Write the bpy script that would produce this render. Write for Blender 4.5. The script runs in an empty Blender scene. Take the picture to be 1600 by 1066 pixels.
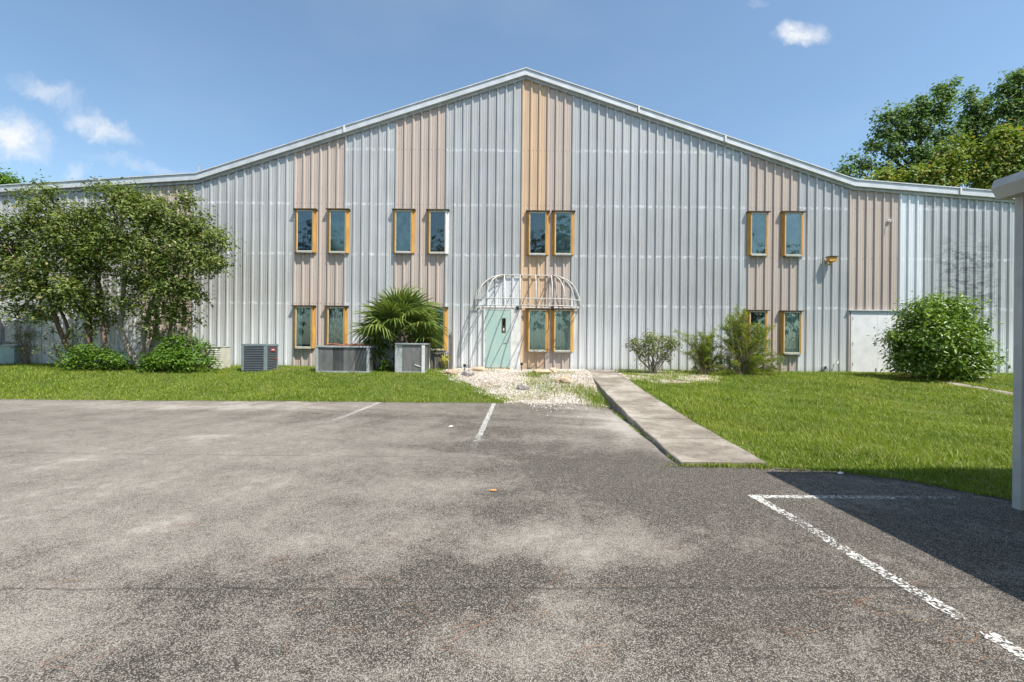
import bpy, math, random
import numpy as np
from mathutils import Matrix, Vector, Euler

random.seed(7)
RNG = np.random.default_rng(11)
scene = bpy.context.scene
COL = scene.collection

# ------------------------------------------------------------------ camera
F, CX, CY, EYE, ROLL, D = 720.0, 805.0, 540.0, 1.38, math.radians(0.55), 16.6
cam = bpy.data.cameras.new('camera')
cam.sensor_width = 36.0
cam.lens = 36.0 * F / 1600.0
cam.shift_x = -(CX - 800) / 1600.0
cam.shift_y = (CY - 533) / 1600.0
cam.clip_start, cam.clip_end = 0.05, 3000
camo = bpy.data.objects.new('camera', cam)
COL.objects.link(camo)
camo.matrix_world = Matrix.Translation((0, 0, EYE)) @ Matrix.Rotation(math.radians(90), 4, 'X') @ Matrix.Rotation(ROLL, 4, 'Z')
scene.camera = camo

# ------------------------------------------------------------------ world, sun, exposure
SUNDIR = Vector((0.48, -0.39, 1.0)).normalized()       # towards the sun
EL = math.asin(SUNDIR.z)
AZ = math.atan2(SUNDIR.x, SUNDIR.y)
scene.view_settings.view_transform = 'Standard'
scene.view_settings.look = 'None'
scene.view_settings.exposure = 0.64
scene.view_settings.gamma = 1.0
scene.view_settings.use_curve_mapping = False
scene.cycles.use_denoising = True
scene.cycles.max_bounces = 6
scene.cycles.transparent_max_bounces = 12
scene.cycles.use_adaptive_sampling = True
scene.cycles.adaptive_threshold = 0.02

world = bpy.data.worlds.new('World')
scene.world = world
world.use_nodes = True
wt = world.node_tree
wt.nodes.clear()


class NT:
    """small helper round a node tree"""
    def __init__(s, tree): s.t = tree
    def n(s, typ, **kw):
        nd = s.t.nodes.new(typ)
        for k, v in kw.items():
            if k == 'inp':
                for i, val in v.items():
                    if isinstance(val, bpy.types.NodeSocket): s.t.links.new(val, nd.inputs[i])
                    else: nd.inputs[i].default_value = val
            else: setattr(nd, k, v)
        return nd
    def math(s, op, a, b=0.0, c=0.0, clamp=False):
        return s.n('ShaderNodeMath', operation=op, use_clamp=clamp, inp={0: a, 1: b, 2: c}).outputs[0]
    def mix(s, fac, a, b, blend='MIX'):
        nd = s.n('ShaderNodeMix', data_type='RGBA', blend_type=blend)
        for i, v in ((0, fac), (6, a), (7, b)):
            if isinstance(v, bpy.types.NodeSocket): s.t.links.new(v, nd.inputs[i])
            else: nd.inputs[i].default_value = v if i == 0 else (v[0], v[1], v[2], 1)
        return nd.outputs[2]
    def rng(s, v, a, b, c=0.0, d=1.0, smooth=True):
        return s.n('ShaderNodeMapRange', interpolation_type='SMOOTHSTEP' if smooth else 'LINEAR', inp={0: v, 1: a, 2: b, 3: c, 4: d}).outputs[0]
    def noise(s, vec, scale, detail=3.0, rough=0.55, dist=0.0):
        return s.n('ShaderNodeTexNoise', inp={'Vector': vec, 'Scale': scale, 'Detail': detail, 'Roughness': rough, 'Distortion': dist}).outputs[0]
    def pos(s): return s.n('ShaderNodeNewGeometry').outputs['Position']
    def scalev(s, v, sc):
        return s.n('ShaderNodeVectorMath', operation='MULTIPLY', inp={0: v, 1: sc}).outputs[0]
    def xyz(s, v):
        return s.n('ShaderNodeSeparateXYZ', inp={0: v}).outputs


W = NT(wt)
sky = W.n('ShaderNodeTexSky')
sky.sky_type = 'NISHITA'
sky.sun_disc = False
sky.sun_elevation = EL
sky.sun_rotation = AZ
sky.altitude = 0
sky.air_density = 1.0
sky.dust_density = 1.0
sky.ozone_density = 1.2
tc = W.n('ShaderNodeTexCoord').outputs['Generated']
dx, dy, dz = W.xyz(tc)
dyc = W.math('MAXIMUM', dy, 0.02)
uu, vv = W.math('DIVIDE', dx, dyc), W.math('DIVIDE', dz, dyc)
uv = W.n('ShaderNodeCombineXYZ', inp={0: uu, 1: vv}).outputs[0]
nz = W.n('ShaderNodeTexNoise', inp={'Vector': uv, 'Scale': 11.0, 'Detail': 9.0, 'Roughness': 0.66}).outputs[1]
nz = W.n('ShaderNodeVectorMath', operation='SUBTRACT', inp={0: nz, 1: (.5, .5, .5)}).outputs[0]
nz = W.scalev(nz, (.13, .10, 0))
uvd = W.n('ShaderNodeVectorMath', operation='ADD', inp={0: uv, 1: nz}).outputs[0]
cl = None
for (px, py, rx, ry, rot, k) in [(18, 224, 66, 40, -18, 1.0), (70, 152, 66, 20, -14, .5), (150, 203, 66, 24, -22, .72),
                                 (118, 272, 22, 18, 0, .4), (225, 268, 120, 13, -10, .28), (300, 285, 60, 10, -8, .3),
                                 (1246, 48, 46, 19, 6, .95), (1180, 6, 26, 7, 4, .2)]:
    m = W.n('ShaderNodeMapping', vector_type='TEXTURE', inp={0: uvd, 1: ((px - CX) / F, (CY - py) / F, 0), 2: (0, 0, math.radians(rot)), 3: (rx / F, ry / F, 1)}).outputs[0]
    ln = W.n('ShaderNodeVectorMath', operation='LENGTH', inp={0: m}).outputs['Value']
    v = W.rng(ln, 1.3, 0.1, 0, k)
    cl = v if cl is None else W.math('MAXIMUM', cl, v)
wis = W.noise(uvd, 16.0, 6.0, .65)
cl = W.math('MULTIPLY', cl, W.rng(wis, .28, .62, .35, 1.0))
front = W.rng(dy, .05, .2)
cl = W.math('MULTIPLY', cl, front)
# faint milky veil all over the sky
veil = W.noise(W.scalev(tc, (1.5, 1.5, 3.5)), 1.3, 4.0, .5)
cl = W.math('MAXIMUM', cl, W.rng(veil, .45, .85, 0.03, .16))
skyc = W.mix(1.0, sky.outputs[0], (.91, 1.04, 1.04), 'MULTIPLY')
skc = W.mix(cl, skyc, (5.0, 5.1, 5.25))
bg = W.n('ShaderNodeBackground', inp={0: skc, 1: 0.125})
wo = W.n('ShaderNodeOutputWorld')
wt.links.new(bg.outputs[0], wo.inputs[0])

sun = bpy.data.lights.new('sun', 'SUN')
sun.energy = 5.0
sun.angle = math.radians(0.5)
sun.color = (1.0, 0.95, 0.865)
suno = bpy.data.objects.new('sun', sun)
COL.objects.link(suno)
suno.location = (20, -20, 40)
suno.rotation_euler = SUNDIR.to_track_quat('Z', 'Y').to_euler()


# ------------------------------------------------------------------ pixel helpers
def ray(px, py):
    a, b = (px - CX) / F, (CY - py) / F
    c, s = math.cos(ROLL), math.sin(ROLL)
    return (a * c - b * s, b * c + a * s)              # X and Z per metre of depth

def at(px, py, y=D):
    u, v = ray(px, py)
    return Vector((u * y, y, EYE + v * y))

def ground(px, py):
    u, v = ray(px, py)
    y = 6.0
    for _ in range(200):
        x = u * y
        z = float(gz(np.array([x]), np.array([y]))[0])
        yn = (EYE - z) / max(-v, 1e-4)
        y = y * .7 + min(yn, 30) * .3
    return Vector((u * y, y, float(gz(np.array([u * y]), np.array([y]))[0])))

def lot_pt(px, py):
    u, v = ray(px, py)
    y = EYE / -v
    return u * y, y


# ------------------------------------------------------------------ terrain
def sst(a, b, x):
    t = np.clip((x - a) / (b - a), 0, 1)
    return t * t * (3 - 2 * t)
def sw_l(y): return 1.94 + .0495 * (y - 5.45)
def sw_r(y): return sw_l(y) + 1.02
def wig(x, k=1.0, p=0.0): return (np.sin(x * 3.1 * k + p) + .6 * np.sin(x * 7.3 * k + 1.3 + p) + .5 * np.sin(x * 15.7 * k + 2.1 + p) + .35 * np.sin(x * 31. * k + p)) / 2.45
def edge_l(x): return 11.02 + .02 * np.minimum(x, 0) + .07 * wig(x)
def edge_r(x): return np.interp(x, [2.9, 3.6, 4.1, 4.4, 4.7, 40], [5.27, 5.14, 4.85, 4.42, 4.12, 4.0]) + .03 * wig(x, 1.5)
def xb(y): return np.interp(y, [10.9, 11.5, 12.3, 13, 14, 15, 17], [.05, -.25, -.9, -1.35, -1.75, -2.3, -2.7]) + .12 * wig(y, 1.1, 2)
def zl(y): return np.interp(y, [10.6, 11.2, 12.5, 14, 15, 17], [.0, .05, .2, .42, .51, .54])
def zr(y): return np.interp(y, [4.0, 5.4, 8, 11.6, 14.5, 17], [.0, .015, .075, .24, .44, .53])
def gz(x, y):
    w = sst(-.02, .25, x - sw_l(y))
    return zl(y) * (1 - w) + zr(y) * w


# ------------------------------------------------------------------ materials
MATS = {}
def newmat(name):
    m = bpy.data.materials.new(name)
    m.use_nodes = True
    m.node_tree.nodes.clear()
    MATS[name] = m
    return m, NT(m.node_tree)

def finish(T, base, rough=.6, metal=0.0, bump=None, bstr=.3, bdist=.01, spec=.5, extra=None):
    b = T.n('ShaderNodeBsdfPrincipled')
    for k, v in (('Base Color', base), ('Roughness', rough), ('Metallic', metal), ('Specular IOR Level', spec)):
        if isinstance(v, bpy.types.NodeSocket): T.t.links.new(v, b.inputs[k])
        elif k == 'Base Color': b.inputs[k].default_value = (*v[:3], 1)
        else: b.inputs[k].default_value = v
    if bump is not None:
        bn = T.n('ShaderNodeBump', inp={'Strength': bstr, 'Distance': bdist, 'Height': bump})
        T.t.links.new(bn.outputs[0], b.inputs['Normal'])
    o = T.n('ShaderNodeOutputMaterial')
    T.t.links.new(b.outputs[0], o.inputs[0])
    return b

def simple(name, c1, c2=None, scale=6.0, rough=.6, metal=0.0, bstr=.15, stretch=(1, 1, 1), detail=5, spec=.4):
    m, T = newmat(name)
    p = T.scalev(T.pos(), stretch)
    nv = T.noise(p, scale, detail, .6)
    c2 = c2 or tuple(min(1, c * .72) for c in c1)
    f = T.rng(nv, .33, .68)
    finish(T, T.mix(f, c1, c2), rough, metal, nv, bstr, .01, spec)
    return m

def leafmat(name, c1, c2, c3=None, trans=.35, rough=.45, vscale=1.2, c3w=.12):
    m, T = newmat(name)
    r = T.n('ShaderNodeAttribute', attribute_name='rnd').outputs['Fac']
    nv = T.noise(T.pos(), vscale, 3)
    f = T.math('ADD', T.math('MULTIPLY', r, .65), T.math('MULTIPLY', T.rng(nv, .3, .7), .35))
    c = T.mix(f, c1, c2)
    if c3: c = T.mix(T.rng(r, 1 - c3w, 1 - c3w + .02), c, c3)
    b = T.n('ShaderNodeBsdfPrincipled', inp={'Base Color': c, 'Roughness': rough, 'Specular IOR Level': .35})
    tr = T.n('ShaderNodeBsdfTranslucent', inp={0: T.mix(.5, c, T.mix(1.0, c, (1.5, 1.6, .5), 'MULTIPLY'))})
    mx = T.n('ShaderNodeMixShader', inp={0: trans, 1: b.outputs[0], 2: tr.outputs[0]})
    o = T.n('ShaderNodeOutputMaterial')
    T.t.links.new(mx.outputs[0], o.inputs[0])
    return m

# --- wall sheet metal
def sheet(name, c1, c2, metal, rough, galv):
    m, T = newmat(name)
    p = T.pos()
    x, y, z = T.xyz(p)
    oi = T.n('ShaderNodeObjectInfo').outputs['Random']
    st = T.noise(T.scalev(p, (14, 14, .5)), 1.0, 4, .6)
    bl = T.noise(T.scalev(p, (1, 1, .6)), 1.1, 5, .6)
    f = T.math('ADD', T.math('MULTIPLY', st, .5), T.math('MULTIPLY', bl, .5))
    c = T.mix(T.rng(f, .35, .65), c1, c2)
    c = T.mix(T.math('MULTIPLY', oi, .26), c, (c2[0] * .75, c2[1] * .75, c2[2] * .75))
    if galv:
        # paler low on the wall, cleaner metal under the old canopy, screw rows at the girts
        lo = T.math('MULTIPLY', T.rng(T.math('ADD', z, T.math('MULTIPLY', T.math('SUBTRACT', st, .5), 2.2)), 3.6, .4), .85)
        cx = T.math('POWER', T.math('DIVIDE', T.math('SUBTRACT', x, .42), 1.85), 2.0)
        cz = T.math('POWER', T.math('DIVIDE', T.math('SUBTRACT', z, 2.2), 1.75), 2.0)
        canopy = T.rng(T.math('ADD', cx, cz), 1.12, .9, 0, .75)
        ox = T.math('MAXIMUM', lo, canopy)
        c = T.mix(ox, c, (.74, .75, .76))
        rows = None
        for gzv in (2.83, 4.62, 6.42, 8.4):
            w_ = T.rng(T.math('ABSOLUTE', T.math('SUBTRACT', z, gzv)), .075, .02)
            rows = w_ if rows is None else T.math('MAXIMUM', rows, w_)
        bn = T.noise(T.scalev(p, (7, 7, 5)), 1.0, 3)
        rows = T.math('MULTIPLY', rows, T.rng(bn, .4, .68, .0, .62))
        c = T.mix(rows, c, (.82, .83, .84))
        # uneven dark blotches on the far right panels
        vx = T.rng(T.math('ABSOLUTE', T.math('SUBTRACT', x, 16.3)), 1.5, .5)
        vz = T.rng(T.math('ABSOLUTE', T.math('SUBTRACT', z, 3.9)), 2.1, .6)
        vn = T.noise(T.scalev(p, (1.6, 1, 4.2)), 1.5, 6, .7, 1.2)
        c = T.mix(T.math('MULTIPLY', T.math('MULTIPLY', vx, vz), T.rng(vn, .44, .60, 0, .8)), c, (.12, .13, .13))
    else:
        rows = None
        for gzv in (2.83, 4.62, 6.42, 8.4):
            w_ = T.rng(T.math('ABSOLUTE', T.math('SUBTRACT', z, gzv)), .022, .012)
            rows = w_ if rows is None else T.math('MAXIMUM', rows, w_)
        sx = T.math('ABSOLUTE', T.math('SUBTRACT', T.math('FRACT', T.math('DIVIDE', T.math('SUBTRACT', x, .02), .1513)), .5))
        rows = T.math('MULTIPLY', rows, T.rng(sx, .12, .06, 0, .8))
        c = T.mix(rows, c, (.16, .12, .10))
        dr = T.noise(T.scalev(p, (9, 9, .22)), 1.0, 4, .65)
        c = T.mix(T.rng(dr, .6, .8, 0, .3), c, (.2, .17, .15))
    dirt = T.math('MULTIPLY', T.rng(T.math('ADD', z, T.math('MULTIPLY', st, .35)), .95, .6), .5)
    c = T.mix(dirt, c, (.30, .27, .22))
    oil = T.noise(T.scalev(p, (1.2, 1, .5)), 1.3, 2)
    finish(T, c, T.rng(f, .3, .7, rough - .06, rough + .08), metal, oil, .25, .02)
    return m

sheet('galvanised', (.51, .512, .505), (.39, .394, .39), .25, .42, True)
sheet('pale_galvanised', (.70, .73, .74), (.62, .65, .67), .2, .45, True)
sheet('tan_paint', (.50, .42, .365), (.43, .36, .315), 0.0, .5, False)
sheet('faded_tan_paint', (.62, .44, .28), (.50, .36, .245), 0.0, .55, False)
simple('trim_metal', (.62, .64, .66), (.50, .52, .53), 2.0, .45, .2)
simple('white_metal', (.70, .70, .68), (.55, .55, .53), 5.0, .5, 0)
simple('door_white', (.74, .74, .74), (.64, .64, .645), 3.0, .5, 0, .05)
simple('door_teal', (.34, .49, .45), (.40, .52, .47), 2.0, .5, 0, .05)
simple('yellow_wood', (.54, .29, .058), (.37, .185, .042), 2.0, .65, 0, .3, (7, 7, .9))
simple('hood_metal', (.10, .07, .04), (.05, .04, .03), 6.0, .5)
simple('sill_metal', (.46, .47, .46), (.33, .34, .33), 6.0, .5, .2)
simple('cream_frame', (.62, .57, .42), (.5, .45, .33), 8.0, .5)
simple('dark_inside', (.10, .105, .105), (.05, .055, .058), 2.0, .7)
simple('teal_film', (.36, .47, .45), (.17, .26, .26), 5.0, .5, 0, .1, (1, 1, .6))
simple('blue_film', (.09, .13, .20), (.06, .09, .15), 2.0, .5)
simple('curtain_cloth', (.66, .72, .67), (.48, .55, .51), 3.0, .8, 0, .1, (8, 8, .4))
simple('lace_cloth', (.58, .54, .50), (.08, .08, .085), 16.0, .9, 0, .1, (1, 1, .5))
simple('foundation_concrete', (.20, .17, .14), (.10, .09, .08), 4.0, .9)
simple('roof_sheet', (.60, .62, .64), (.50, .52, .54), 2.0, .4, .4)
simple('awning_tube', (.56, .55, .52), (.38, .37, .35), 9.0, .5, 0)
simple('carport_white', (.50, .49, .465), (.42, .41, .385), 4.0, .55, 0, .08)
simple('black_plastic', (.025, .025, .027), (.015, .015, .016), 6.0, .5)
simple('amber_box', (.55, .31, .07), (.42, .22, .04), 9.0, .4)
simple('ac_dark', (.085, .098, .105), (.07, .08, .087), 6.0, .5)
simple('ac_corner', (.20, .25, .265), (.17, .21, .225), 6.0, .45)
simple('ac_black', (.012, .012, .013), (.02, .02, .02), 6.0, .6)
simple('ac_grey', (.42, .45, .46), (.28, .30, .30), 5.0, .5, .1)
simple('coil_fin', (.10, .10, .10), (.045, .045, .047), 2.2, .55, .2, .3, (3, 3, .7))
simple('coil_fin_dusty', (.20, .195, .19), (.12, .12, .118), 2.4, .6, .2, .3, (3, 3, .7))
simple('ac_beige', (.56, .55, .46), (.45, .44, .36), 5.0, .55)
simple('rust', (.28, .10, .05), (.13, .05, .03), 12.0, .9)
simple('old_wood', (.20, .19, .175), (.09, .085, .08), 4.0, .85, 0, .4, (8, 8, .7))
simple('bark_red', (.165, .105, .075), (.075, .055, .04), 6.0, .85, 0, .6, (3, 3, .8))
simple('bark_grey', (.30, .27, .21), (.15, .13, .10), 5.0, .85, 0, .6, (3, 3, .7))
simple('bark_dark', (.10, .085, .065), (.05, .042, .034), 4.0, .9, 0, .6, (3, 3, .7))
simple('palm_trunk', (.16, .13, .10), (.07, .055, .04), 7.0, .9, 0, .8)
simple('rock', (.55, .42, .29), (.30, .22, .155), 7.0, .9, 0, .6)
simple('grey_rock', (.34, .31, .29), (.20, .18, .17), 7.0, .9, 0, .6)
simple('mulch', (.33, .12, .05), (.17, .06, .03), 14.0, .95, 0, .8)
simple('pipe_grey', (.42, .42, .41), (.30, .30, .29), 6.0, .5)
simple('teal_cabinet', (.34, .42, .40), (.25, .32, .31), 3.0, .5)
simple('meter_grey', (.30, .31, .31), (.22, .23, .23), 4.0, .5)
simple('red_label', (.45, .05, .05), (.38, .04, .04), 20.0, .4)
simple('label_white', (.75, .72, .70), (.65, .6, .6), 20.0, .4)
simple('soil', (.11, .085, .055), (.06, .045, .03), 8.0, .95, 0, .6)
simple('dry_twig', (.30, .22, .16), (.20, .14, .10), 9.0, .9)
simple('needle_orange', (.24, .125, .07), (.18, .10, .06), 30.0, .8)
simple('leaf_orange', (.62, .28, .09), (.5, .2, .06), 30.0, .7)

# --- glass
m, T = newmat('window_glass')
fr = T.n('ShaderNodeFresnel', inp={0: 1.6}).outputs[0]
nv = T.noise(T.scalev(T.pos(), (1, 1, .7)), 6, 2)
bn = T.n('ShaderNodeBump', inp={'Strength': .06, 'Distance': .01, 'Height': nv})
gl = T.n('ShaderNodeBsdfGlossy', inp={0: (.9, 1, .98, 1), 1: .015, 'Normal': bn.outputs[0]})
tr = T.n('ShaderNodeBsdfTransparent', inp={0: (.93, .97, .96, 1)})
mx = T.n('ShaderNodeMixShader', inp={0: T.math('MULTIPLY_ADD', fr, 1.0, .025, True), 1: tr.outputs[0], 2: gl.outputs[0]})
o = T.n('ShaderNodeOutputMaterial')
T.t.links.new(mx.outputs[0], o.inputs[0])

# --- asphalt
m, T = newmat('asphalt')
p = T.pos()
dust = T.n('ShaderNodeAttribute', attribute_name='dust').outputs['Fac']
n1 = T.noise(p, .55, 8, .66, .8)
n2 = T.noise(p, 2.3, 8, .74, .5)
n3 = T.noise(p, 9.0, 4, .65)
dn = T.math('ADD', dust, T.math('ADD', T.math('MULTIPLY', T.math('SUBTRACT', n1, .5), .55), T.math('ADD', T.math('MULTIPLY', T.math('SUBTRACT', n2, .5), 1.5), T.math('MULTIPLY', T.math('SUBTRACT', n3, .5), 1.1))))
dn = T.math('MAXIMUM', dn, .12)
vo = T.n('ShaderNodeTexVoronoi', feature='F1', inp={'Vector': p, 'Scale': 145.0})
cr = T.xyz(vo.outputs['Color'])[0]
dist = vo.outputs['Distance']
vo2 = T.n('ShaderNodeTexVoronoi', feature='F1', inp={'Vector': p, 'Scale': 240.0})
cr2 = T.xyz(vo2.outputs['Color'])[1]
thr = T.math('SUBTRACT', .80, T.math('MULTIPLY', dn, .52))
stone = T.math('MULTIPLY', T.math('GREATER_THAN', cr, thr), T.rng(dist, .62, .42))
stone2 = T.math('MULTIPLY', T.math('GREATER_THAN', cr2, T.math('ADD', thr, .08)), T.rng(dist, .3, .5))
film = T.rng(dn, .2, 1.2, 0, .62, False)
binder = T.mix(film, (.052, .045, .037), (.225, .197, .165))
sc = T.mix(cr2, (.15, .13, .108), (.47, .42, .36))
c = T.mix(stone, binder, sc)
c = T.mix(T.math('MULTIPLY', stone2, .7), c, (.36, .325, .285))
wh = T.rng(dn, 1.0, 1.5, 0, .4, False)
c = T.mix(wh, c, (.50, .47, .43))
rust_n = T.noise(p, 1.4, 3)
c = T.mix(T.rng(rust_n, .6, .75, 0, .12), c, (.24, .16, .115))
px_, py_, pz_ = T.xyz(p)
seam = None
for (yy, sl) in ((5.62, .012), (2.62, -.02)):
    e_ = T.math('ABSOLUTE', T.math('SUBTRACT', T.math('ADD', py_, T.math('ADD', T.math('MULTIPLY', px_, sl), T.math('MULTIPLY', T.math('SUBTRACT', n2, .5), .10))), yy))
    e_ = T.rng(e_, .016, .004)
    seam = e_ if seam is None else T.math('MAXIMUM', seam, e_)
c = T.mix(T.math('MULTIPLY', seam, T.rng(n3, .38, .6, .1, .7)), c, (.022, .02, .018))
hgt = T.math('ADD', T.rng(dist, .6, .1), T.math('MULTIPLY', cr, .5))
finish(T, c, .85, 0, hgt, .8, .006, .25)

# --- worn paint
m, T = newmat('line_paint')
p = T.pos()
w = T.n('ShaderNodeAttribute', attribute_name='wear').outputs['Fac']
n2 = T.noise(p, 11.0, 6, .75)
vo = T.n('ShaderNodeTexVoronoi', feature='F1', inp={'Vector': p, 'Scale': 88.0})
cr = T.xyz(vo.outputs['Color'])[0]
k = T.math('ADD', T.math('MULTIPLY', n2, .8), T.math('MULTIPLY', cr, .75))
mask = T.rng(T.math('SUBTRACT', k, w), -.08, .16, 0, .92)
b = T.n('ShaderNodeBsdfPrincipled', inp={'Base Color': (.54, .53, .50, 1), 'Roughness': .8})
tr = T.n('ShaderNodeBsdfTransparent')
mx = T.n('ShaderNodeMixShader', inp={0: mask, 1: tr.outputs[0], 2: b.outputs[0]})
o = T.n('ShaderNodeOutputMaterial')
T.t.links.new(mx.outputs[0], o.inputs[0])

# --- sidewalk concrete
m, T = newmat('sidewalk_concrete')
p = T.pos()
n1 = T.noise(p, .9, 6, .65)
n2 = T.noise(p, 6.0, 5, .7)
n3 = T.noise(p, 45., 3, .6)
c = T.mix(T.rng(n1, .32, .66), (.35, .315, .265), (.15, .127, .10))
c = T.mix(T.rng(n2, .48, .72, 0, .7), c, (.085, .07, .056))
c = T.mix(T.rng(n3, .45, .8, 0, .5), c, (.36, .33, .285))
finish(T, c, .9, 0, T.math('ADD', n2, n3), .4, .006, .25)

# --- lawn earth, far ground, gravel
m, T = newmat('lawn_earth')
p = T.pos()
n1 = T.noise(p, 1.2, 6, .6)
n2 = T.noise(p, 18., 4, .6)
c = T.mix(T.rng(n1, .35, .65), (.075, .115, .022), (.10, .125, .03))
c = T.mix(T.rng(n2, .4, .7, 0, .6), c, (.05, .065, .018))
finish(T, c, .95, 0, n2, .8, .02, .1)
m, T = newmat('gravel_bed')
p = T.pos()
vo = T.n('ShaderNodeTexVoronoi', feature='F1', inp={'Vector': p, 'Scale': 34.})
n1 = T.noise(p, 1.6, 5, .65)
cc = T.xyz(vo.outputs['Color'])[0]
c = T.mix(cc, (.27, .22, .17), (.62, .56, .49))
c = T.mix(T.rng(n1, .42, .62, 0, .85), c, (.20, .155, .10))
finish(T, c, .9, 0, vo.outputs['Distance'], 1.0, .02, .2)
m, T = newmat('pebble_white')
r = T.n('ShaderNodeAttribute', attribute_name='rnd').outputs['Fac']
c = T.mix(r, (.36, .30, .24), (.80, .75, .69))
finish(T, c, .85, 0)
m, T = newmat('far_ground')
n1 = T.noise(T.pos(), .2, 5)
finish(T, T.mix(n1, (.06, .09, .025), (.10, .10, .05)), .95)
m, T = newmat('grass_blade')
r = T.n('ShaderNodeAttribute', attribute_name='rnd').outputs['Fac']
h = T.n('ShaderNodeAttribute', attribute_name='tip').outputs['Fac']
p = T.pos()
n1 = T.noise(p, .7, 4, .6)
n2 = T.noise(p, 3.5, 3, .6)
f = T.math('ADD', T.math('MULTIPLY', T.rng(n1, .3, .7), .4), T.math('ADD', T.math('MULTIPLY', r, .4), T.math('MULTIPLY', n2, .25)))
c = T.mix(f, (.095, .185, .010), (.30, .36, .035))
n5 = T.noise(p, .42, 5, .65)
c = T.mix(T.rng(n5, .52, .72, 0, .55), c, (.36, .36, .055))
n6 = T.noise(p, 1.7, 4, .6)
c = T.mix(T.rng(n6, .55, .75, 0, .5), c, (.065, .135, .012))
c = T.mix(T.rng(r, .90, .93), c, (.45, .42, .17))
b = T.n('ShaderNodeBsdfPrincipled', inp={'Base Color': c, 'Roughness': .5, 'Specular IOR Level': .3})
tl = T.n('ShaderNodeBsdfTranslucent', inp={0: c})
mx = T.n('ShaderNodeMixShader', inp={0: .4, 1: b.outputs[0], 2: tl.outputs[0]})
o = T.n('ShaderNodeOutputMaterial')
T.t.links.new(mx.outputs[0], o.inputs[0])

leafmat('leaf_myrtle', (.038, .085, .012), (.21, .255, .05), (.34, .30, .13), .3, .5, 1.0, .05)
leafmat('leaf_bright', (.05, .12, .012), (.15, .26, .02), None, .35)
leafmat('leaf_bush', (.03, .085, .012), (.23, .34, .035), None, .3, .35)
leafmat('leaf_feather', (.11, .18, .025), (.32, .37, .05), (.36, .32, .06), .5)
leafmat('leaf_drab', (.09, .13, .03), (.24, .27, .07), (.22, .15, .09), .3)
leafmat('leaf_sweetgum', (.07, .135, .03), (.18, .265, .085), None, .35, .65, .3)
leafmat('leaf_yellow', (.09, .16, .025), (.27, .33, .05), (.40, .28, .04), .35, .65, .35, .1)
leafmat('leaf_palm', (.06, .11, .022), (.24, .30, .075), (.30, .30, .11), .25, .38, 2.0, .07)
leafmat('leaf_wood', (.03, .05, .02), (.08, .11, .04), None, .2, .6, .2)
leafmat('leaf_dying', (.26, .25, .04), (.40, .36, .08), None, .3)


# ------------------------------------------------------------------ object helpers
def link(name, me, mat=None, parent=None, loc=None):
    o = bpy.data.objects.new(name, me)
    COL.objects.link(o)
    if mat is not None and me is not None and not me.materials:
        me.materials.append(MATS[mat] if isinstance(mat, str) else mat)
    if parent is not None: o.parent = parent
    if loc is not None: o.location = loc
    return o

def tag(o, label=None, cat=None, group=None, kind=None):
    if label: o['label'] = label
    if cat: o['category'] = cat
    if group: o['group'] = group
    if kind: o['kind'] = kind
    return o

def thing(name, label, cat, loc=(0, 0, 0), rz=0, group=None):
    o = bpy.data.objects.new(name, None)
    COL.objects.link(o)
    o.location = loc
    o.rotation_euler = (0, 0, rz)
    o.empty_display_size = .1
    return tag(o, label, cat, group)

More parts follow.
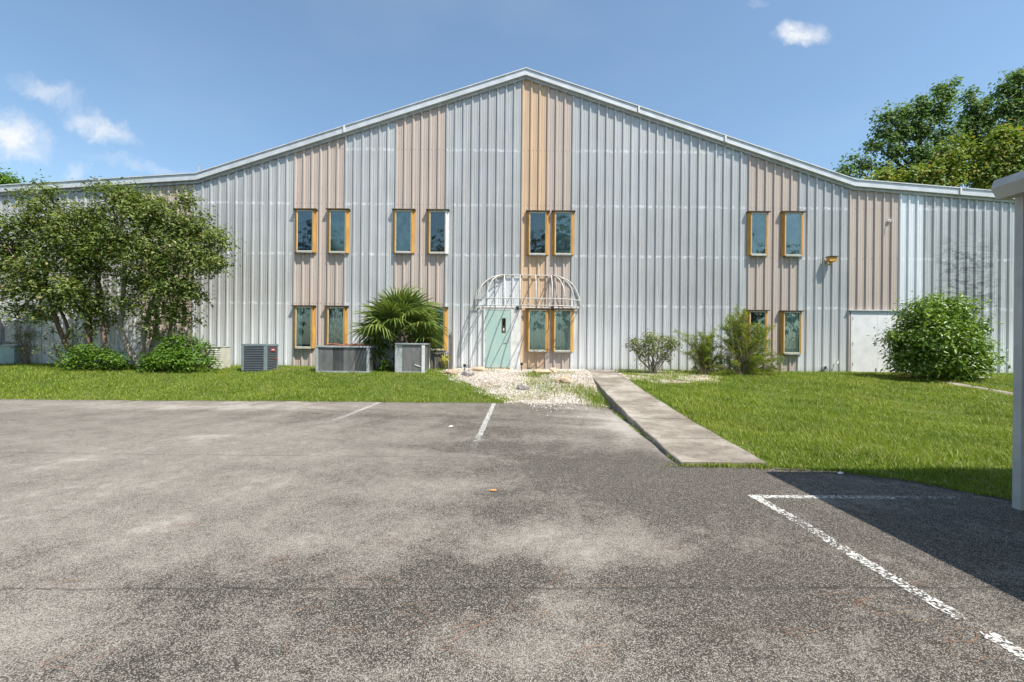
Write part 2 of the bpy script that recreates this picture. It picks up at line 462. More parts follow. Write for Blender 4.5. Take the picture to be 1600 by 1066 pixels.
class MB:
    def __init__(s): s.v, s.f = [], []
    def add(s, vs, fs):
        k = len(s.v)
        s.v += [tuple(v) for v in vs]
        s.f += [tuple(i + k for i in f) for f in fs]
        return s
    def box(s, x0, x1, y0, y1, z0, z1):
        return s.add([(x0, y0, z0), (x1, y0, z0), (x1, y1, z0), (x0, y1, z0), (x0, y0, z1), (x1, y0, z1), (x1, y1, z1), (x0, y1, z1)],
                     [(0, 3, 2, 1), (4, 5, 6, 7), (0, 1, 5, 4), (1, 2, 6, 5), (2, 3, 7, 6), (3, 0, 4, 7)])
    def prism_y(s, poly, y0, y1):               # polygon in XZ (counter-clockwise seen from -Y), extruded in Y
        n = len(poly)
        vs = [(x, y0, z) for x, z in poly] + [(x, y1, z) for x, z in poly]
        return s.add(vs, [tuple(range(n)), tuple(range(2 * n - 1, n - 1, -1))] + [(i, i + n, (i + 1) % n + n, (i + 1) % n) for i in range(n)])
    def prism_z(s, poly, z0, z1):
        n = len(poly)
        vs = [(x, y, z0) for x, y in poly] + [(x, y, z1) for x, y in poly]
        return s.add(vs, [tuple(range(n - 1, -1, -1)), tuple(range(n, 2 * n))] + [(i, (i + 1) % n, (i + 1) % n + n, i + n) for i in range(n)])
    def tube(s, pts, rad, n=6, cap=True):
        pts = [Vector(p) for p in pts]
        if not hasattr(rad, '__len__'): rad = [rad] * len(pts)
        k0 = len(s.v)
        a = None
        for i, p in enumerate(pts):
            t = (pts[min(i + 1, len(pts) - 1)] - pts[max(i - 1, 0)])
            if t.length < 1e-7: t = Vector((0, 0, 1))
            t.normalize()
            if a is None: a = t.cross(Vector((.31, .23, .92)) if abs(t.z) < .9 else Vector((1, 0, 0)))
            a = a - t * a.dot(t)
            a.normalize()
            b = t.cross(a)
            for j in range(n):
                q = 2 * math.pi * j / n
                w = p + (a * math.cos(q) + b * math.sin(q)) * rad[i]
                s.v.append(tuple(w))
        for i in range(len(pts) - 1):
            for j in range(n):
                a0, a1 = k0 + i * n + j, k0 + i * n + (j + 1) % n
                s.f.append((a0, a0 + n, a1 + n, a1))
        if cap:
            s.f.append(tuple(k0 + j for j in range(n)))
            s.f.append(tuple(k0 + (len(pts) - 1) * n + j for j in range(n - 1, -1, -1)))
        return s
    def mesh(s, name, smooth=False):
        me = bpy.data.meshes.new(name)
        me.from_pydata(s.v, [], s.f)
        if smooth: me.polygons.foreach_set('use_smooth', [True] * len(me.polygons))
        me.update()
        return me
    def build(s, name, mat, parent=None, loc=None, smooth=False):
        return link(name, s.mesh(name, smooth), mat, parent, loc)

def np_mesh(name, V, Fc, attrs=None):
    """V (n,3), Fc (m,k) same k for all"""
    me = bpy.data.meshes.new(name)
    V = np.asarray(V, np.float32); Fc = np.asarray(Fc, np.int32)
    m_, k = Fc.shape
    me.vertices.add(len(V)); me.vertices.foreach_set('co', V.ravel())
    me.loops.add(m_ * k); me.loops.foreach_set('vertex_index', Fc.ravel())
    me.polygons.add(m_)
    me.polygons.foreach_set('loop_start', np.arange(0, m_ * k, k, dtype=np.int32))
    for an, av in (attrs or {}).items():
        at_ = me.attributes.new(an, 'FLOAT', 'POINT')
        at_.data.foreach_set('value', np.asarray(av, np.float32))
    me.update(calc_edges=True)
    return me

def unit(v): return v / np.maximum(np.linalg.norm(v, axis=1, keepdims=True), 1e-6)

def leaves(name, P, N, size, mat, parent=None, aspect=.42, up=0.0, T0=None):
    n = len(P)
    N = unit(N)
    t = RNG.normal(size=(n, 3)) if T0 is None else T0 + RNG.normal(size=(n, 3)) * .35
    t = unit(t - (t * N).sum(1, keepdims=True) * N)
    s = np.cross(N, t)
    L = (size * RNG.uniform(.65, 1.25, n))[:, None]
    Wd = L * aspect * .5
    fold = N * L * .07
    tipd = -N * L * .10
    V = np.empty((n, 4, 3))
    V[:, 0] = P
    V[:, 1] = P + t * L * .48 + s * Wd + fold
    V[:, 2] = P + t * L + tipd
    V[:, 3] = P + t * L * .48 - s * Wd + fold
    k = np.arange(n)[:, None] * 4
    Fc = np.concatenate([k + np.array([[0, 1, 2]]), k + np.array([[0, 2, 3]])])
    return link(name, np_mesh(name, V.reshape(-1, 3), Fc, {'rnd': np.repeat(RNG.random(n), 4)}), mat, parent)

def crown_points(lobes, nclump, nleaf, sig, shell=.55, flat=.8, jit=.2):
    """lobes (cx,cy,cz,rx,ry,rz,weight): leaf clumps through their volume, denser outside"""
    P, N, C = [], [], []
    wsum = sum(l[6] for l in lobes)
    for (cx, cy, cz, rx, ry, rz, w) in lobes:
        m_ = max(3, int(nclump * w / wsum))
        d = unit(RNG.normal(size=(m_, 3)))
        r = RNG.uniform(0, 1, m_) ** (1 - shell)
        r = r * (1 + jit * RNG.normal(size=m_))
        c = np.array([cx, cy, cz]) + d * r[:, None] * np.array([rx, ry, rz])
        C.append(c)
        ss = sig * RNG.uniform(.6, 1.4, m_)
        nl = RNG.integers(int(nleaf * .6), int(nleaf * 1.4) + 1, m_)
        cc = np.repeat(c, nl, 0)
        off = RNG.normal(size=(len(cc), 3)) * np.repeat(ss, nl)[:, None] * np.array([1, 1, flat])
        P.append(cc + off)
        N.append(unit(off) * .55 + np.array([0, 0, .75]) + np.repeat(d, nl, 0) * .35 + RNG.normal(size=off.shape) * .45)
    return np.concatenate(P), np.concatenate(N), C

def limb(mb, a, b, r0, r1, bend=.12, seg=6, n=6, sag=0.0):
    a, b = Vector(a), Vector(b)
    L = (b - a).length
    o1 = Vector((random.uniform(-1, 1), random.uniform(-1, 1), random.uniform(-.4, .6))) * L * bend
    o2 = Vector((random.uniform(-1, 1), random.uniform(-1, 1), random.uniform(-.4, .6))) * L * bend * .6
    pts = []
    for i in range(seg + 1):
        t = i / seg
        p = a.lerp(b, t) + o1 * math.sin(math.pi * t) + o2 * math.sin(2 * math.pi * t)
        p.z -= sag * L * math.sin(math.pi * t)
        pts.append(p)
    mb.tube(pts, [r0 + (r1 - r0) * i / seg for i in range(seg + 1)], n)
    return pts

# ------------------------------------------------------------------ ground, lot, lawns
g = MB(); g.add([(-900, -900, -.3), (900, -900, -.3), (900, 900, -.3), (-900, 900, -.3)], [(0, 1, 2, 3)])
tag(g.build('ground', 'far_ground'), kind='structure')

def blobs(list_px):
    out = []
    for (px, py, rx, ry, k) in list_px:
        cx, cy = lot_pt(px, py)
        x1, _ = lot_pt(px + rx, py)
        _, y0 = lot_pt(px, py + ry)
        _, y1 = lot_pt(px, max(py - ry, 590))
        out.append((cx, cy, abs(x1 - cx), abs(y1 - y0) / 2, k))
    return out
DUST = blobs([
    # pale dusty areas
    (330, 700, 420, 70, .34), (120, 780, 260, 80, .22), (520, 790, 220, 60, .22), (180, 634, 260, 9, .45), (420, 634, 160, 6, .4),
    (160, 708, 60, 10, .35), (340, 682, 40, 8, .35), (960, 655, 60, 26, .75), (985, 672, 40, 20, .5), (940, 700, 90, 16, .3), (870, 690, 80, 14, .2),
    (900, 855, 150, 36, .55), (990, 850, 60, 30, .35), (835, 832, 60, 14, .3), (865, 948, 34, 18, .7), (1000, 980, 160, 50, .15), (800, 1030, 220, 40, .28), (60, 955, 110, 40, .42), (30, 1010, 80, 40, .25),
    (720, 757, 60, 12, .3), (430, 845, 60, 14, .25), (300, 860, 90, 20, .15), (1380, 1000, 200, 60, .12), (1150, 820, 60, 20, .12),
    # dark worn areas
    (860, 705, 130, 24, -.5), (1010, 735, 140, 26, -.42), (790, 775, 90, 24, -.28), (1130, 780, 130, 36, -.32), (640, 925, 170, 44, -.42), (850, 895, 130, 26, -.45), (1080, 880, 120, 60, -.2),
    (1180, 930, 190, 70, -.22), (400, 925, 170, 26, -.28), (250, 1030, 160, 36, -.25), (1100, 1000, 120, 40, -.2), (1500, 850, 200, 70, -.2), (230, 645, 240, 6, -.2), (560, 650, 160, 10, -.28), (760, 668, 60, 14, -.3), (480, 745, 120, 14, -.18), (120, 735, 150, 12, -.16)])
xs = np.unique(np.concatenate([np.linspace(-45, -14, 32), np.arange(-14, 8, .11), np.linspace(8, 40, 33)]))
ys = np.unique(np.concatenate([np.linspace(-45, 1.0, 40), np.arange(1.0, 11.6, .11)]))
X, Y = np.meshgrid(xs, ys)
dv = np.full(X.shape, .34) + .20 * sst(1, -6, X) - .06 * sst(0, 2.5, X) + .04 * sst(3, 9, Y)
for (cx, cy, rx, ry, k) in DUST:
    WX = X + rx * .35 * np.sin(Y * 5.1 + cx * 3) + rx * .2 * np.sin(Y * 11.3 + X * 4 + cy)
    WY = Y + ry * .35 * np.sin(X * 4.3 + cy * 2) + ry * .22 * np.sin(X * 9.7 - Y * 3)
    q = ((WX - cx) / rx) ** 2 + ((WY - cy) / ry) ** 2
    dv += k * np.exp(-(q ** 1.3) * .8)
nx, ny = len(xs), len(ys)
ii = (np.arange(ny - 1)[:, None] * nx + np.arange(nx - 1)[None]).ravel()
Z = np.zeros(X.shape) + .006 * np.sin(X * .9) * np.sin(Y * .7 + 1)
lot = link('parking_lot', np_mesh('parking_lot', np.stack([X.ravel(), Y.ravel(), Z.ravel()], 1), np.stack([ii, ii + 1, ii + nx + 1, ii + nx], 1), {'dust': dv.ravel()}), 'asphalt')
tag(lot, kind='structure')

def strip_grid(name, fx, fy, ns, nt, mat, dz):
    s_, t_ = np.meshgrid(np.linspace(0, 1, ns), np.linspace(0, 1, nt))
    x, y = fx(s_, t_), None
    y = fy(s_, t_)
    x = fx(s_, t_)
    z = gz(x, y) + dz
    z[0, :] = -.03
    i_ = (np.arange(nt - 1)[:, None] * ns + np.arange(ns - 1)[None]).ravel()
    o = link(name, np_mesh(name, np.stack([x.ravel(), y.ravel(), z.ravel()], 1), np.stack([i_, i_ + 1, i_ + ns + 1, i_ + ns], 1)), mat)
    return tag(o, kind='structure')

def lx(s, t):
    y = ly(s, t)
    return xb(y) - (1 - s) ** 1.6 * 40
def ly(s, t):
    x0 = .05 - (1 - s) ** 1.6 * 40
    e = edge_l(x0)
    return e + t * (17.2 - e)
strip_grid('lawn', lx, ly, 220, 40, 'lawn_earth', .012)
def ry_(s, t):
    x0 = 2.92 + s ** 1.6 * 37
    e = edge_r(x0)
    return e + t * (17.2 - e)
def rx_(s, t):
    y = ry_(s, t)
    return 2.92 + s ** 1.6 * 37 + (sw_r(y) - sw_r(5.3)) * (1 - s)
strip_grid('lawn', rx_, ry_, 220, 60, 'lawn_earth', .012)
def gyf(s, t): return 10.86 + .12 * wig(s * 2.6, 1.3, .4) - .55 * sst(.55, 1.0, s) * (1 - t) + t * 6.3
def gxf(s, t):
    y = gyf(s, t)
    a, b = xb(y) - .3, sw_l(y) + .05
    return a + s * (b - a)
strip_grid('gravel_ground', gxf, gyf, 60, 60, 'gravel_bed', .004)
a_ = np.linspace(0, 2 * np.pi, 40, endpoint=False)
rr = 1 + .14 * wig(a_ * 2)
gx_, gy_ = 4.75 + 1.75 * rr * np.cos(a_), 14.75 + 1.75 * rr * np.sin(a_)
gx_ = np.maximum(gx_, sw_r(gy_) - .03)
fan = [(4.4, 14.8, float(gz(np.array([4.4]), np.array([14.8]))[0]) + .03)] + [(float(x), float(y), float(gz(np.array([x]), np.array([y]))[0]) + .02) for x, y in zip(gx_, gy_)]
mb = MB(); mb.add(fan, [(0, i + 1, (i + 1) % 40 + 1) for i in range(40)])
tag(mb.build('gravel_ground', 'gravel_bed'), kind='structure')

# sidewalk of cast slabs
sw = bpy.data.objects.new('sidewalk', None); COL.objects.link(sw)
tag(sw, kind='structure')
joints = [5.36, 6.62, 8.15, 10.0, 11.9, 13.8, 15.3, 16.5]
for a, b in zip(joints[:-1], joints[1:]):
    y0, y1 = a + .014, b - .014
    if a == joints[0]: y0 = a
    mb = MB(); n = 5
    for i in range(n + 1):
        y = y0 + (y1 - y0) * i / n
        zt = float(zr(y)) + .03
        x0, x1 = float(sw_l(y)), float(sw_r(y))
        wob = .012 * math.sin(y * 5)
        mb.v += [(x0 + wob, y, -.05), (x0 + wob, y, zt - .012), (x0 + wob + .014, y, zt), (x1 - wob - .014, y, zt), (x1 - wob, y, zt - .012), (x1 - wob, y, -.05)]
    for i in range(n):
        for j in range(5):
            k = i * 6 + j
            mb.f.append((k, k + 6, k + 7, k + 1))
    mb.f.append((0, 1, 2, 3, 4, 5)); mb.f.append(tuple(n * 6 + j for j in (5, 4, 3, 2, 1, 0)))
    mb.build('slab', 'sidewalk_concrete', sw)
# narrow path at the far right
mb = MB()
pp = [(12.55, 13.7), (12.35, 12.4), (12.25, 11.2), (12.6, 9.6), (13.2, 8.2)]
for (x, y) in pp:
    z = float(zr(y)) + .035
    mb.v += [(x, y, z), (x + .55, y + .1, z)]
mb.f += [(2 * i, 2 * i + 1, 2 * i + 3, 2 * i + 2) for i in range(4)]
tag(mb.build('path', 'sidewalk_concrete'), kind='structure')

# painted stall lines
def line(x0, y0, x1, y1, wd, wear):
    n = 14
    d_ = Vector((x1 - x0, y1 - y0)); L = d_.length; d_.normalize()
    nx_, ny_ = -d_.y * wd / 2, d_.x * wd / 2
    V, A = [], []
    for i in range(n + 1):
        t = i / n
        x, y = x0 + (x1 - x0) * t, y0 + (y1 - y0) * t
        jit = 1 + .15 * math.sin(i * 2.3)
        V += [(x + nx_ * jit, y + ny_ * jit, .0), (x - nx_ * jit, y - ny_ * jit, .0)]
        wv = wear[0] + (wear[1] - wear[0]) * t
        A += [wv, wv]
    V = np.array(V)
    V[:, 2] = .006 * np.sin(V[:, 0] * .9) * np.sin(V[:, 1] * .7 + 1) + .0045
    Fc = [(2 * i, 2 * i + 1, 2 * i + 3, 2 * i + 2) for i in range(n)]
    o = link('stall_line', np_mesh('stall_line', V, Fc, {'wear': A}), 'line_paint')
    return tag(o, kind='structure')
line(-.49, 10.95, -.53, 7.0, .088, (0.60, 0.74)); line(-.53, 7.0, -.56, 5.5, .10, (0.92, 1.20))
line(-3.2, 10.9, -3.24, 8.3, .10, (0.66, 0.92)); line(-3.24, 8.3, -3.3, 5.5, .10, (1.06, 1.25))
line(-5.95, 10.8, -5.98, 7.0, .10, (1.00, 1.15))
line(-8.72, 10.8, -8.75, 9.2, .10, (0.75, 0.98)); line(-11.4, 10.7, -11.4, 8.0, .10, (0.82, 1.10))
line(2.24, 4.26, 2.27, 3.75, .088, (0.62, 0.78)); line(2.27, 3.75, 2.27, 3.1, .10, (0.93, 0.90)); line(2.27, 3.1, 2.3, 2.35, .088, (0.64, 0.86)); line(2.3, 2.25, 2.34, 1.5, .088, (0.70, 0.56)); line(2.34, 1.5, 2.4, -.6, .088, (0.60, 0.80))
line(2.19, 4.28, 4.15, 4.28, .085, (0.60, 1.05))

# ------------------------------------------------------------------ main building
RX, KL, KR, ZR, ZK, SW = .29, -11.45, 12.09, 11.22, 7.36, .072
def roof_z(x):
    if x < KL: return ZK - (KL - x) * SW
    if x > KR: return ZK - (x - KR) * SW
    if x < RX: return ZK + (x - KL) / (RX - KL) * (ZR - ZK)
    return ZK + (KR - x) / (KR - RX) * (ZR - ZK)
BASE = .52
XL, XR, DEPTH = -22.5, 21.1, 15.0
bld = thing('metal_building', 'wide gabled metal building with silver and tan ribbed wall panels and yellow-sided windows', 'building', (0, D, 0))
PITCH = .908
PX0 = .2
rib = [(-.050, 0), (-.024, .046), (.024, .046), (.050, 0), (.088, 0), (.098, .005), (.114, .005), (.124, 0), (.179, 0), (.189, .005), (.205, .005), (.215, 0)]
def panel_material(i):
    if i in (0,): return 'faded_tan_paint'
    if i in (1, 9, 10, 13, 14, -4, -5, -8, -9, -14, -15): return 'tan_paint'
    if i == 15: return 'pale_galvanised'
    if i in (-23, -24): return 'tan_paint'
    return 'galvanised'
i0, i1 = int(math.floor((XL - PX0) / PITCH)), int(math.ceil((XR - PX0) / PITCH))
for i in range(i0, i1):
    xa = PX0 + i * PITCH
    prof = []
    for k in range(3):
        for (ox, oz) in rib: prof.append((xa + k * PITCH / 3 + ox * PITCH / .912 + .047 * 0, oz))
    prof.append((xa + PITCH - .052, 0))
    prof = [(min(max(x, xa - .050), xa + PITCH - .0505), h) for x, h in prof]
    lift = .0015 * (i % 2)
    mb = MB()
    zrows = [BASE]
    for (x, h) in prof:
        mb.v += [(x, -h - lift, BASE), (x, -h - lift, roof_z(x) - .16)]
    mb.f = [(2 * j, 2 * j + 2, 2 * j + 3, 2 * j + 1) for j in range(len(prof) - 1)]
    # flip: face the camera
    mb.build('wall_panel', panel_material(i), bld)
# backing walls, foundation
mb = MB()
def gable(off): return [(XL, BASE), (XR, BASE), (XR, roof_z(XR) - off), (KR, ZK - off), (RX, ZR - off), (KL, ZK - off), (XL, roof_z(XL) - off)]
mb.prism_y(gable(.17), .012, .2)
mb.prism_y(gable(.17), DEPTH - .2, DEPTH)
mb.box(XL, XL + .15, .2, DEPTH - .2, BASE, roof_z(XL) - .3)
mb.box(XR - .15, XR, .2, DEPTH - .2, BASE, roof_z(XR) - .3)
mb.build('wall_frame', 'roof_sheet', bld)
MB().box(XL - .02, XR + .02, -.02, DEPTH + .02, -.3, BASE - .012).build('foundation', 'foundation_concrete', bld)
# rake trim in four lengths, with a smaller angle strip below it
segs = [(XL - .15, KL), (KL, RX), (RX, KR), (KR, XR + .15)]
for (a, b) in segs:
    za, zb = roof_z(a), roof_z(b)
    MB().prism_y([(a, za - .17), (b, zb - .17), (b, zb + .04), (a, za + .04)], -.16, .1).build('rake_trim', 'trim_metal', bld)
    MB().prism_y([(a, za - .27), (b, zb - .27), (b, zb - .172), (a, za - .172)], -.075, .01).build('rake_flashing', 'sill_metal', bld)
    MB().prism_y([(a, za + .042), (b, zb + .042), (b, zb + .075), (a, za + .075)], -.19, .18).build('rake_cap', 'trim_metal', bld)
    MB().prism_y([(a, za - .1), (b, zb - .1), (b, zb + .03), (a, za + .03)], .101, DEPTH + .1).build('roof', 'roof_sheet', bld)
# trim joint laps
for xj in (-6.2, -14.9, 4.3, 7.4, 15.8):
    z = roof_z(xj); s_ = (roof_z(xj + .06) - z)
    MB().prism_y([(xj, z - .175), (xj + .06, z + s_ - .175), (xj + .06, z + s_ + .08), (xj, z + .08)], -.195, -.1).build('trim_lap', 'white_metal', bld)
MB().tube([(KL + .05, -.1, ZK + .07), (KL + .05, -.1, ZK + .33)], .02).build('vent_pipe', 'pipe_grey', bld)

# windows: shallow boxes with splayed side boards
def window(px0, py0, px1, py1, look, right='yellow_wood'):
    a, b = at(px0, py0), at(px1, py1)
    x0, x1, zt, zb = a.x, b.x, a.z, b.z
    w, d = .108, .115
    xi0, xi1 = x0 + w, x1 - w
    fr = MB()
    t = .022
    fr.box(xi0, xi0 + t, -d, -.04, zb, zt - .03).box(xi1 - t, xi1, -d, -.04, zb, zt - .03)
    fr.box(xi0 + t, xi1 - t, -d, -.04, zt - .075, zt - .03).box(xi0 + t, xi1 - t, -d, -.04, zb, zb + .03)
    win = fr.build('window', 'cream_frame', bld)
    MB().prism_z([(x0, -.036), (x0 + .012, -.001), (xi0 - .001, -.06), (xi0 - .001, -d - .012), (xi0 - .03, -d - .012)], zb - .03, zt - .02).build('side_board', 'yellow_wood', win)
    MB().prism_z([(x1, -.036), (xi1 + .03, -d - .012), (xi1 + .001, -d - .012), (xi1 + .001, -.06), (x1 - .012, -.001)], zb - .03, zt - .02).build('side_board', right, win)
    MB().box(x0 - .03, x1 + .03, -d - .05, -.001, zt - .018, zt + .012).build('hood', 'hood_metal', win)
    MB().box(xi0 + .002, xi1 - .002, -d - .045, -.001, zb - .05, zb - .002).build('sill', 'sill_metal', win)
    MB().box(xi0 + t, xi1 - t, -d + .012, -d + .018, zb + .03, zt - .075).build('pane', 'window_glass', win)
    # blind, film or curtain close behind the glass
    ax0, ax1, az0, az1 = xi0 + t + .002, xi1 - t - .002, zb + .032, zt - .077
    if look in ('curtain', 'lace'):
        mb = MB(); n = 40
        ph = random.uniform(0, 6)
        for i in range(n + 1):
            x = ax0 + (ax1 - ax0) * i / n
            y = -.058 + .014 * math.sin(i * .95 + ph) + .006 * math.sin(i * .37 + ph)
            mb.v += [(x, y, az0), (x + .006 * math.sin(i), y + .004, az1)]
        mb.f = [(2 * i, 2 * i + 2, 2 * i + 3, 2 * i + 1) for i in range(n)]
        mb.build('curtain', 'curtain_cloth' if look == 'curtain' else 'lace_cloth', win, smooth=True)
    elif look == 'half':
        MB().box(ax0, ax1, -.048, -.042, az0, az1).build('inner_board', 'dark_inside', win)
        mb = MB(); n = 12
        for i in range(n + 1):
            x = ax0 + (ax1 - ax0) * .36 * i / n
            mb.v += [(x, -.062 + .01 * math.sin(i * 1.3), az0), (x * 1.0, -.06 + .01 * math.sin(i * 1.3), az1)]
        mb.f = [(2 * i, 2 * i + 2, 2 * i + 3, 2 * i + 1) for i in range(n)]
        mb.build('curtain', 'curtain_cloth', win, smooth=True)
    else:
        MB().box(ax0, ax1, -.05, -.044, az0, az1).build('inner_board', {'teal': 'teal_film', 'blue': 'blue_film', 'dark': 'dark_inside'}[look], win)
    return win
for args in [(462, 328, 495, 394, 'blue'), (513, 328, 546, 395, 'teal'), (615, 328.5, 648, 395, 'teal'), (668, 329, 701, 396, 'dark', 'white_metal'),
             (823, 331, 857, 398, 'dark'), (863, 331, 896.5, 398, 'teal'), (1167, 332, 1199, 399, 'teal'), (1220, 332, 1253.5, 400, 'teal'),
             (460, 478, 493, 543, 'half'), (510, 478.5, 543.5, 544, 'lace'), (614, 480, 647, 546, 'curtain'), (665.5, 480.5, 699, 546.5, 'teal'),
             (822, 483, 857, 548, 'curtain'), (862, 483, 895.5, 548.5, 'curtain'), (1165, 485, 1198, 551, 'dark'), (1218, 486, 1251.5, 552, 'curtain')]:
    window(*args)

# doors
def door(px0, py0, px1, mat, leaf2=None, label=None):
    a, b = at(px0, py0), at(px1, py0)
    x0, x1, zt = a.x, b.x, a.z
    fr = MB()
    fr.box(x0 - .07, x0, -.06, -.001, BASE, zt + .07).box(x1, x1 + .07, -.06, -.001, BASE, zt + .07).box(x0, x1, -.06, -.001, zt, zt + .07)
    return x0, x1, zt, fr
x0, x1, zt, fr = door(759, 484, 798, 'door_teal')
fr.box(x1 + .07, x1 + .36, -.052, -.001, BASE, zt + .02)
dr = MB().box(x0 + .004, x1 - .004, -.05, -.02, BASE + .06, zt - .004).build('door', 'door_teal', bld)
tag(dr, 'flat teal green entrance door with a narrow glass light')
fr.build('frame', 'white_metal', dr)
MB().box(x0, x1, -.1, -.02, BASE - .01, BASE + .05).build('threshold', 'yellow_wood', dr)
hx = x1 - .24
for q in (MB().box(hx - .07, hx - .045, -.062, -.0505, zt - .82, zt - .30), MB().box(hx + .045, hx + .07, -.062, -.0505, zt - .82, zt - .30),
          MB().box(hx - .045, hx + .045, -.062, -.0505, zt - .82, zt - .79), MB().box(hx - .045, hx + .045, -.062, -.0505, zt - .33, zt - .30)):
    q.build('light_frame', 'hood_metal', dr)
MB().box(hx - .045, hx + .045, -.0545, -.051, zt - .79, zt - .33).build('pane', 'window_glass', dr)
MB().box(hx - .044, hx + .044, -.0508, -.0502, zt - .789, zt - .331).build('dark_backing', 'dark_inside', dr)
MB().box(hx - .025, hx + .02, -.0565, -.0548, zt - .76, zt - .66).build('notice', 'label_white', dr)
hz = zt - 1.08
MB().box(x1 - .10, x1 - .05, -.058, -.0505, hz - .08, hz + .06).tube([(x1 - .075, -.055, hz), (x1 - .075, -.1, hz)], .012).tube([(x1 - .07, -.1, hz), (x1 - .2, -.1, hz - .015)], .011).build('handle', 'sill_metal', dr)
for z in (BASE + .35, BASE + 1.05, zt - .25):
    MB().tube([(x0 + .002, -.062, z - .05), (x0 + .002, -.062, z + .05)], .009).build('hinge', 'sill_metal', dr)

x0, x1, zt, fr = door(1331, 489, 1408, 'door_white')
dd = None
xm = (x0 + x1) / 2
for (p, q) in ((x0, xm), (xm, x1)):
    lf = MB().box(p + .004, q - .004, -.0525, -.02, BASE + .03, zt - .004).build('double_door', 'door_white', bld)
    if dd is None:
        dd = lf
        fr.build('frame', 'white_metal', dd)
        MB().box(x0 - .16, x1 + .16, -.11, -.001, zt + .072, zt + .105).build('drip_cap', 'trim_metal', dd)
        MB().box(q - .10, q - .02, -.062, -.0525, zt - 1.15, zt - .97).tube([(q - .055, -.06, zt - 1.06), (q - .055, -.10, zt - 1.06)], .02).build('lock_plate', 'sill_metal', dd)
        for z in (BASE + .3, BASE + 1.05, zt - .2):
            MB().tube([(p + .002, -.064, z - .05), (p + .002, -.064, z + .05)], .009).build('hinge', 'sill_metal', dd)
        MB().box(q - .06, q - .02, -.07, -.0525, BASE + .05, BASE + .17).build('floor_bolt', 'sill_metal', dd)
x0, x1, zt, fr = door(72, 486, 112, 'door_white')
ld = MB().box(x0 + .004, x1 - .004, -.05, -.02, BASE + .03, zt - .004).build('door', 'door_white', bld)
fr.build('frame', 'white_metal', ld)
MB().tube([(x0 + .07, -.05, zt - 1.0), (x0 + .07, -.1, zt - 1.0)], .03, 8).build('handle', 'hood_metal', ld)

# things on the wall
p = at(1293, 408)
wl = thing('wall_light', 'small amber box light on the silver wall beside the upper right windows', 'wall light', (p.x, D, p.z))
MB().box(-.12, .14, -.30, -.1, -.06, .10).build('housing', 'amber_box', wl)
MB().box(-.15, .17, -.33, -.09, .102, .125).build('cap', 'hood_metal', wl)
MB().box(-.05, .05, -.1, -.034, -.02, .08).build('bracket', 'sill_metal', wl)
MB().tube([(-.05, -.2, -.062), (-.05, -.2, -.10), (-.06, -.24, -.16)], [.02, .03, .05], 8).build('lamp_head', 'amber_box', wl)
p = at(1388, 345)
hk = thing('wall_hook', 'small white bracket high on the tan panel above the double doors', 'bracket', (p.x, D, p.z))
MB().box(-.05, .06, -.06, -.034, -.05, .05).build('plate', 'white_metal', hk)
MB().tube([(0, -.05, 0), (0, -.18, .02), (.01, -.19, -.12)], .018).build('arm', 'white_metal', hk)
p = at(1285, 572)
pv = thing('pipe_elbow', 'dark pipe elbow coming out of the wall base beside the double doors', 'pipe', (p.x, D, BASE))
MB().tube([(-.09, -.12, -.02), (-.09, -.13, .16), (-.03, -.13, .24), (.05, -.1, .22), (.07, -.05, .12), (.07, -.036, .0)], .05, 8).build('elbow', 'meter_grey', pv, smooth=True)
MB().tube([(.07, -.10, .10), (.07, -.036, .10)], .075, 8).build('collar', 'meter_grey', pv)
p = at(1305, 566)
fc = thing('wall_faucet', 'small white hose faucet low on the silver wall left of the double doors', 'faucet', (p.x, D, p.z))
MB().tube([(0, -.034, 0), (0, -.14, 0), (-.05, -.17, -.05)], .02).build('spout', 'white_metal', fc)
MB().tube([(0, -.10, .02), (0, -.10, .07)], .035, 8).build('knob', 'white_metal', fc)
# electrical gear at the far left
p0, p1 = at(-60, 537), at(46, 566)
cb = thing('utility_cabinet', 'wide pale green utility cabinet on the ground at the far left wall', 'cabinet', ((p0.x + p1.x) / 2, D, .50))
hw = (p1.x - p0.x) / 2
for k in range(4):
    MB().box(-hw + k * hw / 2 + .008, -hw + (k + 1) * hw / 2 - .008, -.50, -.44, .04, .68).build('front_panel', 'teal_cabinet', cb)
MB().box(-hw, hw, -.46, -.04, 0.0, .66).build('body', 'teal_cabinet', cb)
MB().box(-hw - .03, hw + .03, -.54, -.04, .685, .72).build('lid', 'sill_metal', cb)
p0, p1 = at(-22, 502), at(16, 537)
mbx = thing('meter_box', 'grey electric meter box on the wall above the pale green cabinet', 'meter box', ((p0.x + p1.x) / 2, D, p1.z))
hw = (p1.x - p0.x) / 2; hh = p0.z - p1.z
MB().box(-hw, hw, -.32, -.034, .03, hh).build('body', 'meter_grey', mbx)
MB().box(-hw + .05, hw - .05, -.345, -.321, .08, hh - .06).build('cover', 'meter_grey', mbx)
MB().box(hw + .02, hw + .38, -.20, -.034, .06, hh + .02).build('side_box', 'carport_white', mbx)
cd = thing('conduit_bundle', 'pale electric conduits branching off the meter box at the far left', 'conduit', (at(42, 540).x, D, .54))
for k in range(3):
    MB().tube([(-.62, -.22 - .0 * k, .60 + .1 * k), (-.1, -.22, .60 + .1 * k), (-.02 + .05 * k, -.15, .66 + .1 * k), (.05 * k, -.1, 1.4 + .2 * k)], .03, 7).build('conduit', 'carport_white', cd, smooth=True)
MB().tube([(.0, -.16, -.04), (.0, -.16, .5), (.08, -.13, 1.0), (.04, -.1, 1.7)], .045, 7).build('riser', 'carport_white', cd, smooth=True)
MB().box(-.14, .16, -.28, -.04, .42, .60).build('junction_box', 'carport_white', cd)

